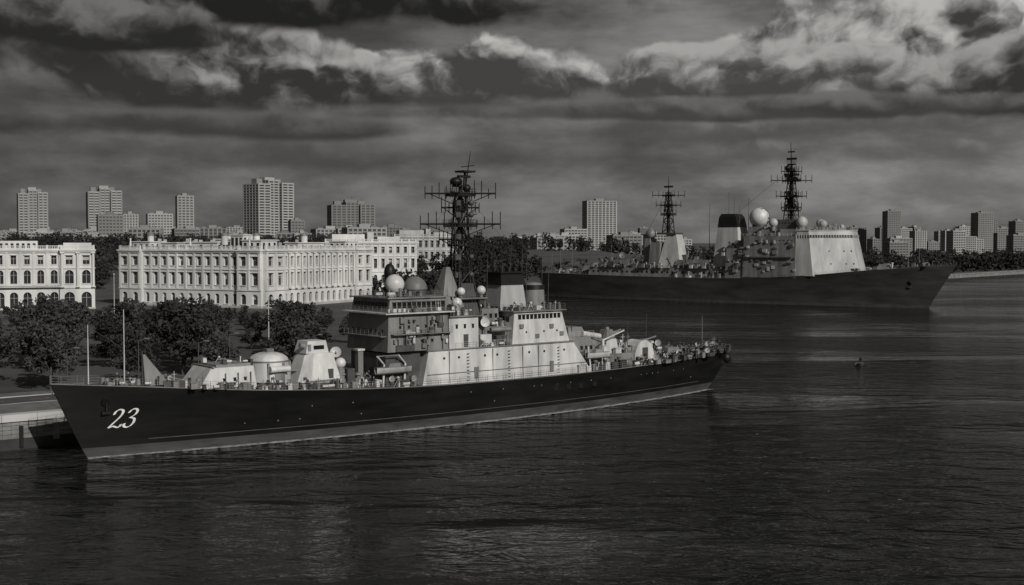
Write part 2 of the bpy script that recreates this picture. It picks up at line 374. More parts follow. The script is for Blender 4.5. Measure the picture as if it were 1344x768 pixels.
    T.box('signal_house',M['grey'],57.25,63.8,-6.6,6.4,17.7,17.9)
    windows_x(T,58,63,-6.2,15.8,16.4,3,-1,.25); T.box('doors',M['dgrey'],60.2,61.1,-6.4,-6.2,12.7,14.8)
    T.rail('superstructure_railing',M['grey'],[(58,-6.4,17.9),(63.6,-6.4,17.9)],1.0,1.3)
    T.cyl('radome_ball',M['grey'],(49.8,-1.5,21.2),(49.8,-1.5,22),.7,n=12); T.dome('radome_ball',M['dome'],(49.8,-1.5,23.2),1.6)
    T.cyl('black_sensor',M['black'],(51,1.8,21.2),(51,1.8,25),1.0,.8,n=16); T.dome('black_sensor',M['black'],(51,1.8,25),.95,1.6,-30,16,6)
    T.cyl('radome_low',M['dgrey'],(54.8,0,21.2),(54.8,0,22.2),1.9,n=20); T.dome('radome_low',M['grey'],(54.8,0,22.2),2.05,1.05,0,24,8)
    clutter(T,46.5,57,-5,5,21.2,26,.75); clutter(T,58,63,-5.8,-2,17.9,16,.85); clutter(T,45,58,-6.6,-5.9,18.8,12,.5)
    T.box('mast_tower',M['grey'],58.4,63.6,-2.6,2.6,17.9,25.8,a=2.5,b=1.9,c=2.2)
    windows_x(T,60.5,62,-1.9,20,20.8,2,-1,.4)
    T.box('mast_tower',M['dgrey'],62.6,67.0,-2.2,2.2,17.7,23,a=.6,b=.8,c=.6)
    T.box('mast_tower',M['grey'],61.6,67.6,-3.2,3.2,20.4,20.6); T.rail('superstructure_railing',M['grey'],[(61.6,-3.1,20.6),(67.5,-3.1,20.6)],.9,1.2)
    for x,y,z,r in((62.4,-2.6,21.7,.7),(66.8,-2.4,21.8,.8),(60.2,-4.4,19.9,.9)):
        T.cyl('small_radomes',M['grey'],(x,y,z-1.3),(x,y,z-.5),r*.4,n=8); T.dome('small_radomes',M['dome'],(x,y,z),r)
    mx=64.2
    T.lattice('lattice_mast',M['black'],(mx,0),17.5,38.0,3.4,1.3,8,.18)
    T.cyl('lattice_mast',M['black'],(mx,0,17.5),(mx,0,40),.55,.3,n=10)
    for sy in(-1,1): T.cyl('lattice_mast',M['black'],(mx+2.6,sy*2.4,18),(mx+.3,sy*.4,31),.22,.14,n=8); T.cyl('lattice_mast',M['black'],(mx-2.2,sy*2.4,18),(mx-.3,sy*.4,31),.22,.14,n=8)
    for z,h,w in((25.6,.25,1.5),(29.3,.25,1.6),(32.6,.3,2.1),(37.8,.35,1.9),(39.4,.25,1.0)):
        T.box('mast_platforms',M['black'],mx-w,mx+w,-w,w,z,z+h)
        if w>1.4:T.rail('mast_platforms',M['black'],[(mx-w,w,z+h),(mx-w,-w,z+h),(mx+w,-w,z+h),(mx+w,w,z+h)],.9,1,.04,2)
    for z,l in((32.8,6.8),(38.0,6.0),(30.2,3.6),(35.6,3.2)):
        for dx,dy in((.8,.62),(.78,-.63)):
            T.cyl('yardarms',M['black'],(mx-dx*l,-dy*l,z+.3),(mx+dx*l,dy*l,z+.3),.17,n=6)
            T.pole('yardarms',M['black'],(mx-dx*l*.9,-dy*l*.9,z+.3),(mx,0,z-2),.08);T.pole('yardarms',M['black'],(mx+dx*l*.9,dy*l*.9,z+.3),(mx,0,z-2),.08)
            for q in(-1,-.8,-.6,-.4,.4,.6,.8,1):
                T.pole('yardarms',M['black'],(mx+dx*l*q,dy*l*q,z-.6),(mx+dx*l*q,dy*l*q,z+U(.9,2.6)),.08)
    T.dome('mast_top',M['black'],(mx-.9,0,40.3),1.1,.7); T.dome('mast_top',M['black'],(mx+1,-.5,39.2),.7,1)
    T.box('mast_top',M['black'],mx-.5,mx+2,-.3,.3,41,41.4); T.cyl('mast_top',M['black'],(mx+.8,0,39),(mx+1,0,42),.28,.2,n=8)
    T.pole('mast_top',M['black'],(mx+1.2,0,40),(mx+2.2,0,45.6),.13,.05); T.pole('mast_top',M['black'],(mx+.2,0,42.8),(mx+3,0,43.2),.08)
    T.box('mast_top',M['black'],mx-.2,mx+2.3,-1.3,1.3,41.9,42.2)
    for z in(21,24,27,30.5,34.2,36.2):
        T.box('mast_equipment',M['dgrey'],mx-2,mx-.9,-1.4,-.5,z,z+.9); T.dome('mast_equipment',M['dgrey'],(mx+1.4,-1.2,z+.5),.5); T.pole('mast_equipment',M['black'],(mx,0,z),(mx+2.4,-1.6,z+.6),.07)
    for dx in(-5,-3.4,3.6,5):
        T.pole('halyards',M['dgrey'],(mx+dx*.78,dx*.63,33),(61+dx*.5,-5.5,18),.02)
    T.pole('halyards',M['dgrey'],(mx,0,39),(49,0,22),.025); T.pole('halyards',M['dgrey'],(mx,0,39),(81,0,24),.025)
    T.box('midships_house',M['grey'],63.4,70.8,-4.2,5.2,12.56,15.6)
    T.box('midships_house',M['white'],64.2,66.6,-5.6,-4.2,12.56,14.5); T.box('midships_house',M['dgrey'],67.5,69.8,-5.8,-4.4,12.56,14.2)
    T.box('midships_house',M['grey'],66.8,70.4,-2.8,3,15.6,18.6,c=.3)
    windows_x(T,67,70.4,-2.6,17,17.7,3,-1,.5)
    clutter(T,63.5,70.5,-4,4,15.6,30,.85); clutter(T,63.5,70,-6.3,-5.6,12.56,14,.6); clutter(T,67,70.2,-2,2,18.6,8,.7)
    T.cyl('searchlight',M['grey'],(65.6,-5,14.5),(65.6,-5,16),.16,n=8); T.dish('searchlight',M['dome'],(65.6,-5,16.5),(-.4,-.85,.1),.8)
    T.cyl('torpedo_tube',M['grey'],(66.6,-5.3,15.2),(70.5,-5.8,15.2),.4,n=12)
    T.prism('aft_house',M['white'],[(70.8,-5.9),(83.8,-5.9),(83.8,5.9),(70.8,5.9)],12.56,[(71.5,-5.6),(82.2,-5.6),(82.2,5.6),(71.5,5.6)],18.0)
    T.box('aft_house',M['grey'],70.9,83,-6.1,6.1,18.0,18.2)
    windows_x(T,72.2,82,-5.62,16.7,17.5,11,-1,.75); windows_y(T,-5,5,71.1,16.3,17.2,7,-1,.6)
    for x in(74,78,81): T.cyl('windows',M['glass'],(x,-5.5,14.5),(x,-5.86,14.5),.18,n=10)
    for x,z in((72.5,15.2),(76,13.4),(79.3,15),(81.6,13.6)): T.box('aft_house',M['grey'],x,x+.8,-6.05,-5.7,z,z+.7)
    T.rail('superstructure_railing',M['grey'],[(71,6,18.2),(71,-5.9,18.2),(82.8,-5.9,18.2)],1,1.3)
    T.box('funnel',M['whiteb'],71.0,77.0,-2.3,2.3,18.2,22.6,a=.5,b=.6,c=.3)
    T.box('funnel',M['black'],71.3,76.9,-2.2,2.2,22.6,24.6,a=.2,b=.7,c=.2)
    T.box('funnel',M['black'],71.1,76.7,-2.4,2.4,24.6,24.85)
    for x in(72.4,74,75.4):
        for y in(-1,1): T.cyl('funnel',M['black'],(x,y,24.8),(x,y,25.6),.5,n=12)
    T.cyl('exhaust_stack',M['grey'],(80.4,0,18.2),(80.4,0,21.6),2.1,1.95,n=24); T.cyl('exhaust_stack',M['black'],(80.4,0,21.6),(80.4,0,22.4),2.05,2.0,n=24)
    T.dome('exhaust_stack',M['grey'],(80.4,0,22.4),1.6,.3,0,20,4)
    for x,y,h in((75,0,7),(73,2,5),(78.5,1,9),(83,-1,6),(69.8,0,6),(84,2,7.5),(77,-2,5),(67,1,8)):
        T.pole('whip_antenna',M['dgrey'],(x,y,18.2),(x+.3,y,22+h),.08,.035)
    clutter(T,77,82.5,-5.4,-2.4,18.2,16,.65); clutter(T,71.5,77,-5.4,-2.6,18.2,12,.6)
    T.cyl('radome_small',M['grey'],(84.6,-2,12.4),(84.6,-2,15.2),.5,n=8); T.dome('radome_small',M['dome'],(84.6,-2,15.9),.95)
    T.box('after_deckhouse',M['grey'],88,108,-4.8,4.8,6.8,9.4,a=.2,b=1.2,c=.2)
    T.box('after_deckhouse',M['grey'],84,92,-4.6,4.6,9.4,12.9,a=-.4,b=1.5,c=.5)
    windows_x(T,87.5,91,-4.5,10.6,11.2,3,-1,.4)
    T.box('after_deckhouse',M['white'],94.4,98.6,-3.2,3.2,9.4,12.0,a=1.6,b=.3,c=.4)
    T.box('after_deckhouse',M['grey'],86,90.4,-3.2,3.2,12.9,14.6,a=.3,b=.8,c=.4)
    T.rail('superstructure_railing',M['white'],[(85,-4.5,12.9),(91,-4.5,12.9)],1,1.3)
    for k,y in enumerate((-3.3,-2.0,2.0,3.3)): T.cyl('missile_tubes',M['white'],(89.2,y,13.4),(93.6,y,12.7),.5,n=14)
    T.cyl('loading_crane',M['white'],(93.6,-4.2,9),(93.6,-4.2,12.2),.26,n=10); T.cyl('loading_crane',M['white'],(93.6,-4.2,12.0),(98.6,-4.6,13.6),.16,.1,n=8)
    T.pole('loading_crane',M['dgrey'],(98.6,-4.6,13.6),(98.6,-4.6,10.6),.04)
    n=12;vs=[]
    for i in range(n+1):
        a=math.pi*i/n
        vs+=[(103.6-2.6*math.cos(a),-5.0,8.0+3.6*math.sin(a)),(103.6-2.6*math.cos(a),-1.4,8.0+3.6*math.sin(a))]
    fs=[[2*i,2*i+2,2*i+3,2*i+1] for i in range(n)]+[[2*i for i in range(n,-1,-1)],[2*i+1 for i in range(n+1)]]
    T.add('curved_gun_shield',M['white'],vs,fs)
    T.box('curved_gun_shield',M['dgrey'],103,104.4,-5.1,-4.9,8,10.2); T.cyl('curved_gun_shield',M['grey'],(103.6,-3,11),(108,-3.6,12),.16,n=8)
    turret(T,'aft_gun_turret',109,.6,7.0,5,4.6,3.8,5,'white',1,2,.1)
    turret(T,'aft_gun_mount',98,-.4,11.6,3.2,3,2.0,2.6,'grey',1,2,.3)
    dk=('dgrey','grey','rust','dgrey','white')
    clutter(T,84,110,-6.6,-5.1,dz,64,.85,dk); clutter(T,86,107,-4.4,4.4,9.4,80,.9); clutter(T,86,92,-3,3,12.9,9,.6); clutter(T,99,112,-4,4,9.2,30,.9,dk)
    for x in(87,95.5,101,106): T.pole('whip_antenna',M['dgrey'],(x,-3,9.4),(x,-3,U(14,17)),.06)
    boat(90.5,-6.2,9.0,5.5,.9)
    for x in(88.6,92.4): T.cyl('boat_davit',M['white'],(x,-6.4,7),(x,-5.6,11.2),.14,n=8)
    dk2=('dgrey','rust','dgrey','grey')
    clutter(T,110,131,-3.6,3.6,dz,130,.8,dk2); clutter(T,110,124,-5.2,-3,dz,60,.75,dk2)
    T.box('winch_house',M['grey'],112.8,116.5,-2,2,7.1,9.4,a=.4,b=.3,c=.2); T.box('winch_house',M['dgrey'],118.5,121.5,-1.5,1.5,7.3,9,c=.2)
    T.pole('ensign_staff',M['grey'],(125,0,7.6),(125,0,15.2),.07,.04); T.pole('ensign_staff',M['dgrey'],(127.5,0,7.6),(127.5,0,12),.06)
    x,y,z=2.2,-H.half(2.2,7.8),7.8
    T.cyl('anchor',M['black'],(x-.2,y+.3,z+.2),(x-.2,y-.2,z),.6,n=14)
    T.box('anchor',M['black'],x-.3,x-.1,y-.35,y-.05,z-1.4,z); T.box('anchor',M['black'],x-.8,x+.4,y-.3,y+.1,z-1.6,z-1.25)
    for x in(79.5,82.5,85.5,89):
        y=-H.half(x,4.6); T.box('hull_scuttles',M['black'],x-.5,x+.5,y-.08,y+.3,4.1,5.2); T.box('hull_scuttles',M['dgrey'],x-.6,x+.6,y-.1,y+.3,5.22,5.3)
    for x in np.arange(20,125,1.7):
        if R()<.3:
            z=5.3 if R()<.7 else 3.4;y=-H.half(x,z); T.cyl('hull_scuttles',M['grey'],(x,y+.1,z),(x,y-.05,z),.1,n=8)
    T.dome('stern_fender',M['black'],(131.5,-.7,6.3),1.1,1.0,-90,12,8); T.box('stern_fender',M['black'],129.6,133,-.9,.9,5.2,7.3,a=.4,b=.4,c=.2)
    # hull number 23 : broad-nib slanted figures painted on the plating
    G={'2':[(.12,1.95),(.2,2.4),(.6,2.66),(1.05,2.5),(1.12,2.0),(.85,1.4),(.4,.75),(.02,.18),(.08,.12),(.5,.28),(.95,.1),(1.3,.12),(1.42,.5)],
       '3':[(.18,2.1),(.4,2.52),(.85,2.66),(1.18,2.35),(1.05,1.8),(.55,1.42),(.6,1.42),(1.12,1.2),(1.2,.65),(.9,.15),(.4,.02),(.06,.3),(.1,.6)]}
    def cr(pts,m=6):
        o=[];P_=[pts[0]]+pts+[pts[-1]]
        for i in range(1,len(P_)-2):
            for k in range(m):
                t=k/m; o.append(tuple(.5*((2*P_[i][c])+(-P_[i-1][c]+P_[i+1][c])*t+(2*P_[i-1][c]-5*P_[i][c]+4*P_[i+1][c]-P_[i+2][c])*t*t+(-P_[i-1][c]+3*P_[i][c]-3*P_[i+1][c]+P_[i+2][c])*t**3) for c in(0,1)))
        o.append(pts[-1]); return o
    def proj(u,w,off):
        x=2.5+(u+w*.28)*1.05; z=4.1+w*.98; y=-H.half(x,z); return (x,y-off,z)
    for gi,(ch,ox) in enumerate((('2',0),('3',1.75))):
        c=cr(G[ch])
        for i in range(len(c)-1):
            (x0,y0),(x1,y1)=c[i],c[i+1]; off=.07+.0006*i
            for nv in(((.16,.05)),((.03,.09))):
                q=[(x0-nv[0]+ox,y0-nv[1]),(x1-nv[0]+ox,y1-nv[1]),(x1+nv[0]+ox,y1+nv[1]),(x0+nv[0]+ox,y0+nv[1])]
                off+=.0003
                T.add('hull_number',M['num'],[proj(a,b,off) for a,b in q],[[0,1,2,3]])
    T.done()
    F=Thing('waterline_foam',LOC,ROT)
    for k in range(1100):
        x=U(0,127)
        if R()>.25+.75*x/127: continue
        y=-H.half(x,0)-abs(random.gauss(0,.28))-.05; l=U(.15,1.1);w=U(.03,.14)
        F.add('waterline_foam',M['foam'],[(x-l,y,.05+k*1e-5),(x,y-w,.05+k*1e-5),(x+l,y-.02,.05+k*1e-5),(x,y+w*.6,.05+k*1e-5)],[[0,1,2,3]])
    F.done()
    mw=Matrix.Translation(LOC)@Matrix.Rotation(ROT,4,'Z')
    spots=[(4,-.6),(6.2,.9),(9.5,-1.9),(13.4,-3.6),(25,-5.2),(31.5,-5.4),(40.6,-6.2),(43,-5.8),(86,-6.5),(96,-6.2),(106,-6)]
    spots+=[(U(110,130),U(-5.2,2.5)) for _ in range(44)]
    for x,y in spots:
        hh=H.half(x,dz(x))-.5; y=max(-hh,min(hh,y))
        o=bpy.data.objects.new('sailor',random.choice(SM)); scene.collection.objects.link(o)
        o.matrix_world=mw@Matrix.Translation((x,y,dz(x)-.01))@Matrix.Rotation(U(0,6.28),4,'Z')
shipA()
# ------------------------------------------------------------------ SHIP B
def shipB():
    T=Thing('warship',(189,552,0),math.atan2(.626,-.78))
    zdp=[(-14,20.6),(5,19),(30,17),(60,14),(95,12.3),(150,12.3),(220,13.2)]
    H=Hull(lambda z:-12.5*max(0,z/20)**1.1, lambda z:213+4*max(0,z/13), lambda x:sinterp(x,zdp),
        lambda a:.3+12.4*(1-(1-min(a/.4,1))**2.1)*(1-max(0,(a-.7)/.3)**2*.35),
        lambda a:.1+11.4*(1-(1-min(a/.5,1))**1.6)*(1-max(0,(a-.65)/.35)**2*.45))
    H.build(T,M['hullb'],M['dgrey'],M['dgrey'],.4,1.4)
    dz=lambda x:H.zd(x)
    g='grey';w='whiteb'
    CM=('grey','whiteb','dgrey','grey','dgrey')
    pl=[(34,-11.6),(34,-3),(51,11.8),(60,11.8),(60,-11.6)]; p2=[(39,-10.5),(39,-3),(54,10.6),(60,10.6),(60,-10.5)]
    def mid(q): return [(a[0]+(b[0]-a[0])*q,a[1]+(b[1]-a[1])*q) for a,b in zip(pl,p2)]
    def zq(z): return (z-14)/(36-14)
    T.prism('bridge_block',M[w],pl,14,mid(zq(32)),32)
    T.prism('bridge_block',M['dgrey'],[(x+.4,y*.975) for x,y in mid(zq(32))],32,[(x+.4,y*.975) for x,y in mid(zq(33.4))],33.4)
    T.prism('bridge_block',M[w],mid(zq(33.4)),33.4,mid(zq(35.4)),35.4)
    T.prism('bridge_block',M[w],[(x-.4 if x<58 else x,y*1.03) for x,y in mid(1)],35.4,[(x-.4 if x<58 else x,y*1.03) for x,y in mid(1)],35.8)
    mp=mid(zq(32.7))
    for (a,b,n) in((mp[0],mp[1],8),(mp[1],mp[2],16),(mp[2],mp[3],5)):
        for i in range(n+1):
            q=i/n; x=a[0]+(b[0]-a[0])*q;y=a[1]+(b[1]-a[1])*q
            T.box('bridge_mullions',M[w],x-.2,x+.2,y-.2,y+.2,31.95,33.45)
    for z in(19.5,25.5):
        mpq=mid(zq(z))
        for i in range(6):
            f=(i+.5)/6;a,b=mpq[1],mpq[2]; x=a[0]+(b[0]-a[0])*f;y=a[1]+(b[1]-a[1])*f
            if R()<.7: T.box('scuttles',M['dgrey'],x-.3,x+.3,y-.2,y+.2,z,z+.6)
    T.rail('railings',M[w],[(39,-10.5,35.8),(39,-3,35.8),(54,10.6,35.8),(60,10.6,35.8)],1.3,2.2,.07)
    T.box('bridge_wing',M[g],60,88,-11.6,11.9,13,33,b=.5,c=.5); windows_x(T,61,87,11.6,20,20.8,10,1,.25); windows_x(T,61,87,11.5,25,25.8,10,1,.25); windows_x(T,61,82,11.4,30,31,10,1,.4)  # grey side carries painted shade, dimmer than the sunlit front facets
    T.box('bridge_wing',M['dgrey'],62,86,11.3,12.6,22.4,23); T.box('bridge_wing',M[g],60,80,-9,8,33,36.4,c=.4)
    T.rail('railings',M[w],[(60,11.5,33),(88,11.5,33)],1.3,2.2,.07)
    T.box('bridge_rear',M[g],88,98,-11.4,11.4,12.4,27,b=.8,c=.4); windows_x(T,88.5,97,11.2,20,21,4,1,.35)
    T.box('bridge_rear',M[g],86,95,-8,8,27,31,b=.8,c=.3)
    for k in range(46):
        x=U(60,98);z=U(14,30) if x<88 else U(14,25); T.box('side_lockers',M[random.choice([w,'dgrey',g])],x,x+U(.6,2.4),11.2,12.2,z,z+U(.6,1.8))
    T.box('radome_tower',M[g],80,90,-4.4,4.4,30,37.6,a=.8,b=1,c=.8); T.cyl('radome_tower',M['dgrey'],(85,0,37.6),(85,0,38.8),3.6,n=20); T.dome('radome_large',M['dome'],(85,0,42.2),5.0,1,-70,28,14)
    for x,y,z,r in((60,5,39.6,2.8),(50.5,2,38.6,2.0),(55,-5,39,2.2),(74,7,39.4,2.2),(44.5,-6,37.4,1.1)):
        T.cyl('radome_small',M[g],(x,y,35.5),(x,y,z-r*.5),r*.55,n=12); T.dome('radome_small',M['whiteb'],(x,y,z),r)
    T.box('mast_house',M['dgrey'],62,76,-5,5,36.4,41,a=1.5,b=2,c=1); windows_x(T,64.5,73,4.4,38.5,39.5,5,1,.4)
    T.lattice('main_mast',M['black'],(68,0),40,66,5.6,1.8,8,.28); T.cyl('main_mast',M['black'],(68,0,40),(68,0,68),.8,.5,n=10)
    for z,ww in((45,3.4),(52,3.8),(59.5,3.4),(64,2.2),(67.5,1.6)):
        T.box('main_mast',M['black'],68-ww,68+ww,-ww,ww,z,z+.6); T.rail('main_mast',M['black'],[(68-ww,-ww,z+.6),(68-ww,ww,z+.6),(68+ww,ww,z+.6)],1.5,2,.1,2)
    for z,l in((60,10),(52.4,7.5),(64.4,5),(47,5)):
        for dx,dy in((.78,-.62),(.75,.66)):
            T.cyl('main_mast',M['black'],(68-dx*l,-dy*l,z),(68+dx*l,dy*l,z),.28,n=6)
            for q in(-1,-.7,.7,1): T.pole('main_mast',M['black'],(68+dx*l*q,dy*l*q,z-1.2),(68+dx*l*q,dy*l*q,z+2.6),.16)
    T.pole('main_mast',M['black'],(68,0,67),(68.6,0,78.5),.35,.14); T.box('main_mast',M['black'],65.5,70.5,-.5,.5,70,71); T.box('main_mast',M['black'],66.5,70,-.4,.4,73.6,74.2); T.dome('main_mast',M['black'],(69.5,1,66),1.5)
    for k in range(12):
        z=U(43,65); T.box('main_mast',M['black'],68+U(-3,1),68+U(1.2,3),U(-3,0),U(.3,3),z,z+U(.8,1.6))
    fx=-8.5
    T.box('funnel',M[w],98.5+fx+2,117+fx,-6.5,6.5,12.3,37.5,a=2.6,b=3.0,c=1.6)
    T.prism('funnel',M['black'],[(103+fx,-5),(114.2+fx,-5),(114.2+fx,5),(103+fx,5)],37.5,[(104.2+fx,-4.6),(113.6+fx,-4.6),(113.6+fx,4.6),(104.2+fx,4.6)],42.6)
    T.prism('funnel',M['black'],[(104.2+fx,-4.6),(113.6+fx,-4.6),(113.6+fx,4.6),(104.2+fx,4.6)],42.6,[(105.6+fx,-4.0),(112.6+fx,-4.0),(112.6+fx,4.0),(105.6+fx,4.0)],44.2)
    for x,h in((98,53),(101,55),(112,49),(95,48),(90,52)): T.pole('whip_antenna',M['dgrey'],(x,2,28),(x,2,h),.18,.09)
    T.box('midships_house',M[g],98,182,-9.5,9.5,12.2,16.8,b=1,c=.3); T.box('midships_house',M[g],108,130,-7.5,7.5,16.8,21,a=1,b=2,c=.6)
    windows_x(T,100,180,9.35,14,15,26,1,.35)
    T.prism('aft_mast_tower',M[w],[(126,-7),(140,-7),(140,7),(126,7)],16.8,[(131,-2.8),(137,-2.8),(137,2.8),(131,2.8)],34)
    windows_x(T,130,137,5.1,22,23,3,1,.3)
    T.box('aft_mast_tower',M['dgrey'],131,142.5,-3.6,3.6,34,35); T.box('aft_mast_tower',M[g],139,146,-6,6,16.8,30,a=.5,b=.8,c=.8)
    am=137.5
    T.lattice('aft_mast',M['black'],(am,0),35,56,4.6,1.6,7,.26); T.cyl('aft_mast',M['black'],(am,0,35),(am,0,57),.7,.45,n=8)
    for z,ww in((44,3),(49,3.2),(54,2.6)): T.box('aft_mast',M['black'],am-ww,am+ww,-ww,ww,z,z+.6)
    for z,l in((54.5,8.5),(49.4,6.5),(45,4)):
        for dx,dy in((.78,-.62),(.75,.66)):
            T.cyl('aft_mast',M['black'],(am-dx*l,-dy*l,z),(am+dx*l,dy*l,z),.27,n=6)
            for q in(-1,-.6,.6,1): T.pole('aft_mast',M['black'],(am+dx*l*q,dy*l*q,z-1.2),(am+dx*l*q,dy*l*q,z+2.2),.16)
    T.pole('aft_mast',M['black'],(am,0,56),(am,0,64.5),.3,.12); T.box('aft_mast',M['black'],am-2.5,am+2.5,-.5,.5,58.5,59.4)
    T.pole('aft_mast',M['dgrey'],(am,0,56),(152,0,33),.07); T.pole('aft_mast',M['dgrey'],(68,0,66),(104,0,40),.07)
    T.box('radome_tower',M[g],146.5,151,-3.2,3.2,16.8,32,a=.6,b=.6,c=.5); T.dome('radome_medium',M[g],(148.2,0,34.3),2.8)
    T.box('stern_house',M[g],158,176,-6,6,16.8,20.5,a=1,b=2,c=.5); T.cyl('stern_house',M['dgrey'],(166,0,20),(166,0,22.5),.6,n=8); T.dish('stern_house',M[g],(166,0,23),(-.4,.9,.2),1.8)
    turret(T,'gun_turret',20,0,17,9,7,2.8,8,'grey',-1,2,.05)
    turret(T,'aft_gun_turret',187,0,12.6,11,9,4.5,8,'grey',1,2,.08)
    clutter(T,100,180,8,10.5,(lambda x:16.8 if x<180 else 13),90,1.4,CM); clutter(T,108,180,-6,8,16.8,80,2.0,CM)
    clutter(T,176,212,-7,8,dz,44,1.6,CM); clutter(T,-4,36,-3,5,dz,30,1.1,CM); clutter(T,88,98,3,9,27,14,1.6,CM); clutter(T,60,84,3,10,33,24,1.6,CM); clutter(T,42,60,-6,3,35.8,14,1.1,CM)
    clutter(T,100,128,7,11,dz,20,1.6,CM); clutter(T,100,130,-5,5,21,18,2.0,CM)
    for x,h in((4,12),(9,8),(198,17),(206,14),(212,11),(172,16)): T.pole('flagstaff',M[g],(x,2,dz(x)),(x,2,dz(x)+h),.14,.08)
    x=8;y=H.half(x,11); T.cyl('anchor',M['black'],(x,y-.5,11.5),(x,y+.3,11.2),1.0,n=12); T.box('anchor',M['dgrey'],x-.9,x+.9,y-.5,y+.2,9.2,9.9)
    T.done()
shipB()
# ------------------------------------------------------------------ terrain
def sst(a,b,x):
    t=max(0,min(1,(x-a)/(b-a))); return t*t*(3-2*t)
G0=5.0
def gh(x,y): return G0+17*sst(600,950,y)*(1-sst(40,300,x))+10*sst(1600,3500,y)
P=[(-520,-187),(-223,53),(-67.8,178.9),(-21,216.5),(-3,420),(10,700),(100,800),(347,960),(458,1091),(1500,2200),(9000,7000)]
Q=[(-9000,-400),(-9000,100),(-9000,2100),(-9000,4500),(-7500,12000),(-1500,18000),(2400,18000),(7500,18000),(12000,16500),(18000,15000),(21000,14000)]
T=Thing('ground')
Pn=[];Qn=[]
for i in range(len(P)-1):
    for k in range(8):
        t=k/8; Pn.append((P[i][0]+(P[i+1][0]-P[i][0])*t,P[i][1]+(P[i+1][1]-P[i][1])*t)); Qn.append((Q[i][0]+(Q[i+1][0]-Q[i][0])*t,Q[i][1]+(Q[i+1][1]-Q[i][1])*t))
Pn.append(P[-1]);Qn.append(Q[-1])
fr=[0,.001,.004,.01,.016,.024,.034,.046,.06,.08,.1,.13,.17,.22,.3,.4,.55,.75,1]
vs=[];fs=[]
for p,q in zip(Pn,Qn):
    for f in fr:
        x=p[0]+(q[0]-p[0])*f;y=p[1]+(q[1]-p[1])*f; vs.append((x,y,gh(x,y) if f>0 else G0))
n=len(fr)
for i in range(len(Pn)-1):
    for j in range(n-1): fs.append([i*n+j,i*n+j+1,(i+1)*n+j+1,(i+1)*n+j])
T.add('ground',M['grass'],vs,fs,True)
T.done()
T=Thing('quay_wall')
for i in range(len(P)-2):
    a=Vector((*P[i],0));b=Vector((*P[i+1],0)); d=(b-a).normalized(); nn=Vector((d.y,-d.x,0))
    L=(b-a).length
    def slab(o0,o1,z0,z1,mat,part,u0=0,u1=None):
        u1=L if u1 is None else u1
        A=a+d*u0;B=a+d*u1
        q=[A+nn*o0,B+nn*o0,B-nn*o1,A-nn*o1]
        T.prism(part,mat,[(v.x,v.y) for v in q],z0,[(v.x,v.y) for v in q],z1)
    slab(.25,1.2,-3,1.6,M['quayl'],'tide_band')
    slab(.12,1.2,1.6,G0-.9,M['quay'],'wall')
    slab(.45,1.6,G0-.9,G0+.12,M['quay'] if i>3 else M['stone2'],'coping')
    if i in(1,2):
        k=0
        while k<L:
            slab(.32,0,1.0,G0-.95,M['quay'],'buttress',k,k+.9); slab(.6,-.2,.3,3.4,M['black'],'fender',k+5,k+5.5)
            for j in range(1,4): slab(.14,0,1.6+j*.62,1.6+j*.62+.05,M['quayl'],'stone_joints',k+.95,k+9.95)
            for j in range(7): slab(.135,0,1.7,4.0,M['quayl'],'stone_joints',k+1.5+j*1.2,k+1.54+j*1.2)
            slab(.455,0,G0-.88,G0+.1,M['quayl'],'stone_joints',k+2.5,k+2.55); slab(.455,0,G0-.88,G0+.1,M['quayl'],'stone_joints',k+7.5,k+7.55)
            k+=10
T.done()
d=Vector((.7781,.6281,0)).normalized(); nn=Vector((-.627,.778,0)); O=Vector((-67.8,178.9,0))
def strip(name,mat,o0,o1,z,u0=-200,u1=58,th=.0):
    T=Thing(name); q=[O+d*u0+nn*o0,O+d*u1+nn*o0,O+d*u1+nn*o1,O+d*u0+nn*o1]
    T.prism(name,mat,[(v.x,v.y) for v in q],G0-.2,[(v.x,v.y) for v in q],z); return T.done()
strip('promenade',M['pave'],1.7,12,G0+.13)
strip('kerb',M['stone2'],12.01,12.35,G0+.15)
strip('road',M['asph'],12.4,21,G0+.02)
strip('kerb',M['stone2'],21.05,21.4,G0+.15)
strip('pavement',M['pave'],21.45,26,G0+.13)
T=Thing('road_markings')
k=-180
while k<55:
    q=[O+d*k+nn*16.6,O+d*(k+3)+nn*16.6,O+d*(k+3)+nn*16.8,O+d*k+nn*16.8]
    T.add('road_markings',M['line'],[(v.x,v.y,G0+.03) for v in q],[[0,1,2,3]]); k+=7
T.done()
for k in(-22,-9,4,17,30):
    p=O+d*k+nn*.9
    T=Thing('mooring_bollard',(p.x,p.y,G0+.12)); T.cyl('b',M['black'],(0,0,0),(0,0,.6),.28,.22,n=12); T.cyl('b',M['black'],(0,0,.6),(0,0,.85),.4,.34,n=12); T.cyl('b',M['black'],(0,0,0),(0,0,.08),.5,n=12); T.done()
for k,o_ in((6,11),(28,11),(50,11),(22,22),(40,24)):
    p=O+d*k+nn*o_
    T=Thing('street_lamp',(p.x,p.y,G0+.13)); T.cyl('post',M['dgrey'],(0,0,0),(0,0,8.0),.12,.07,n=8); T.cyl('post',M['dgrey'],(0,0,0),(0,0,.8),.25,.2,n=8)
    T.pole('arm',M['dgrey'],(0,0,7.9),(1.0,1.2,8.2),.06); T.box('lamp_head',M['grey'],.7,1.5,1.0,1.5,8.1,8.25); T.done()
for x,y,h in((-52,260,17),(-98,300,17)):
    T=Thing('flagpole',(x,y,G0)); T.cyl('pole',M['dome'],(0,0,0),(0,0,h),.12,.06,n=8); T.dome('finial',M['dome'],(0,0,h+.12),.2,1,-90,8,6); T.cyl('base',M['quay'],(0,0,0),(0,0,.6),.7,.55,n=12); T.done()
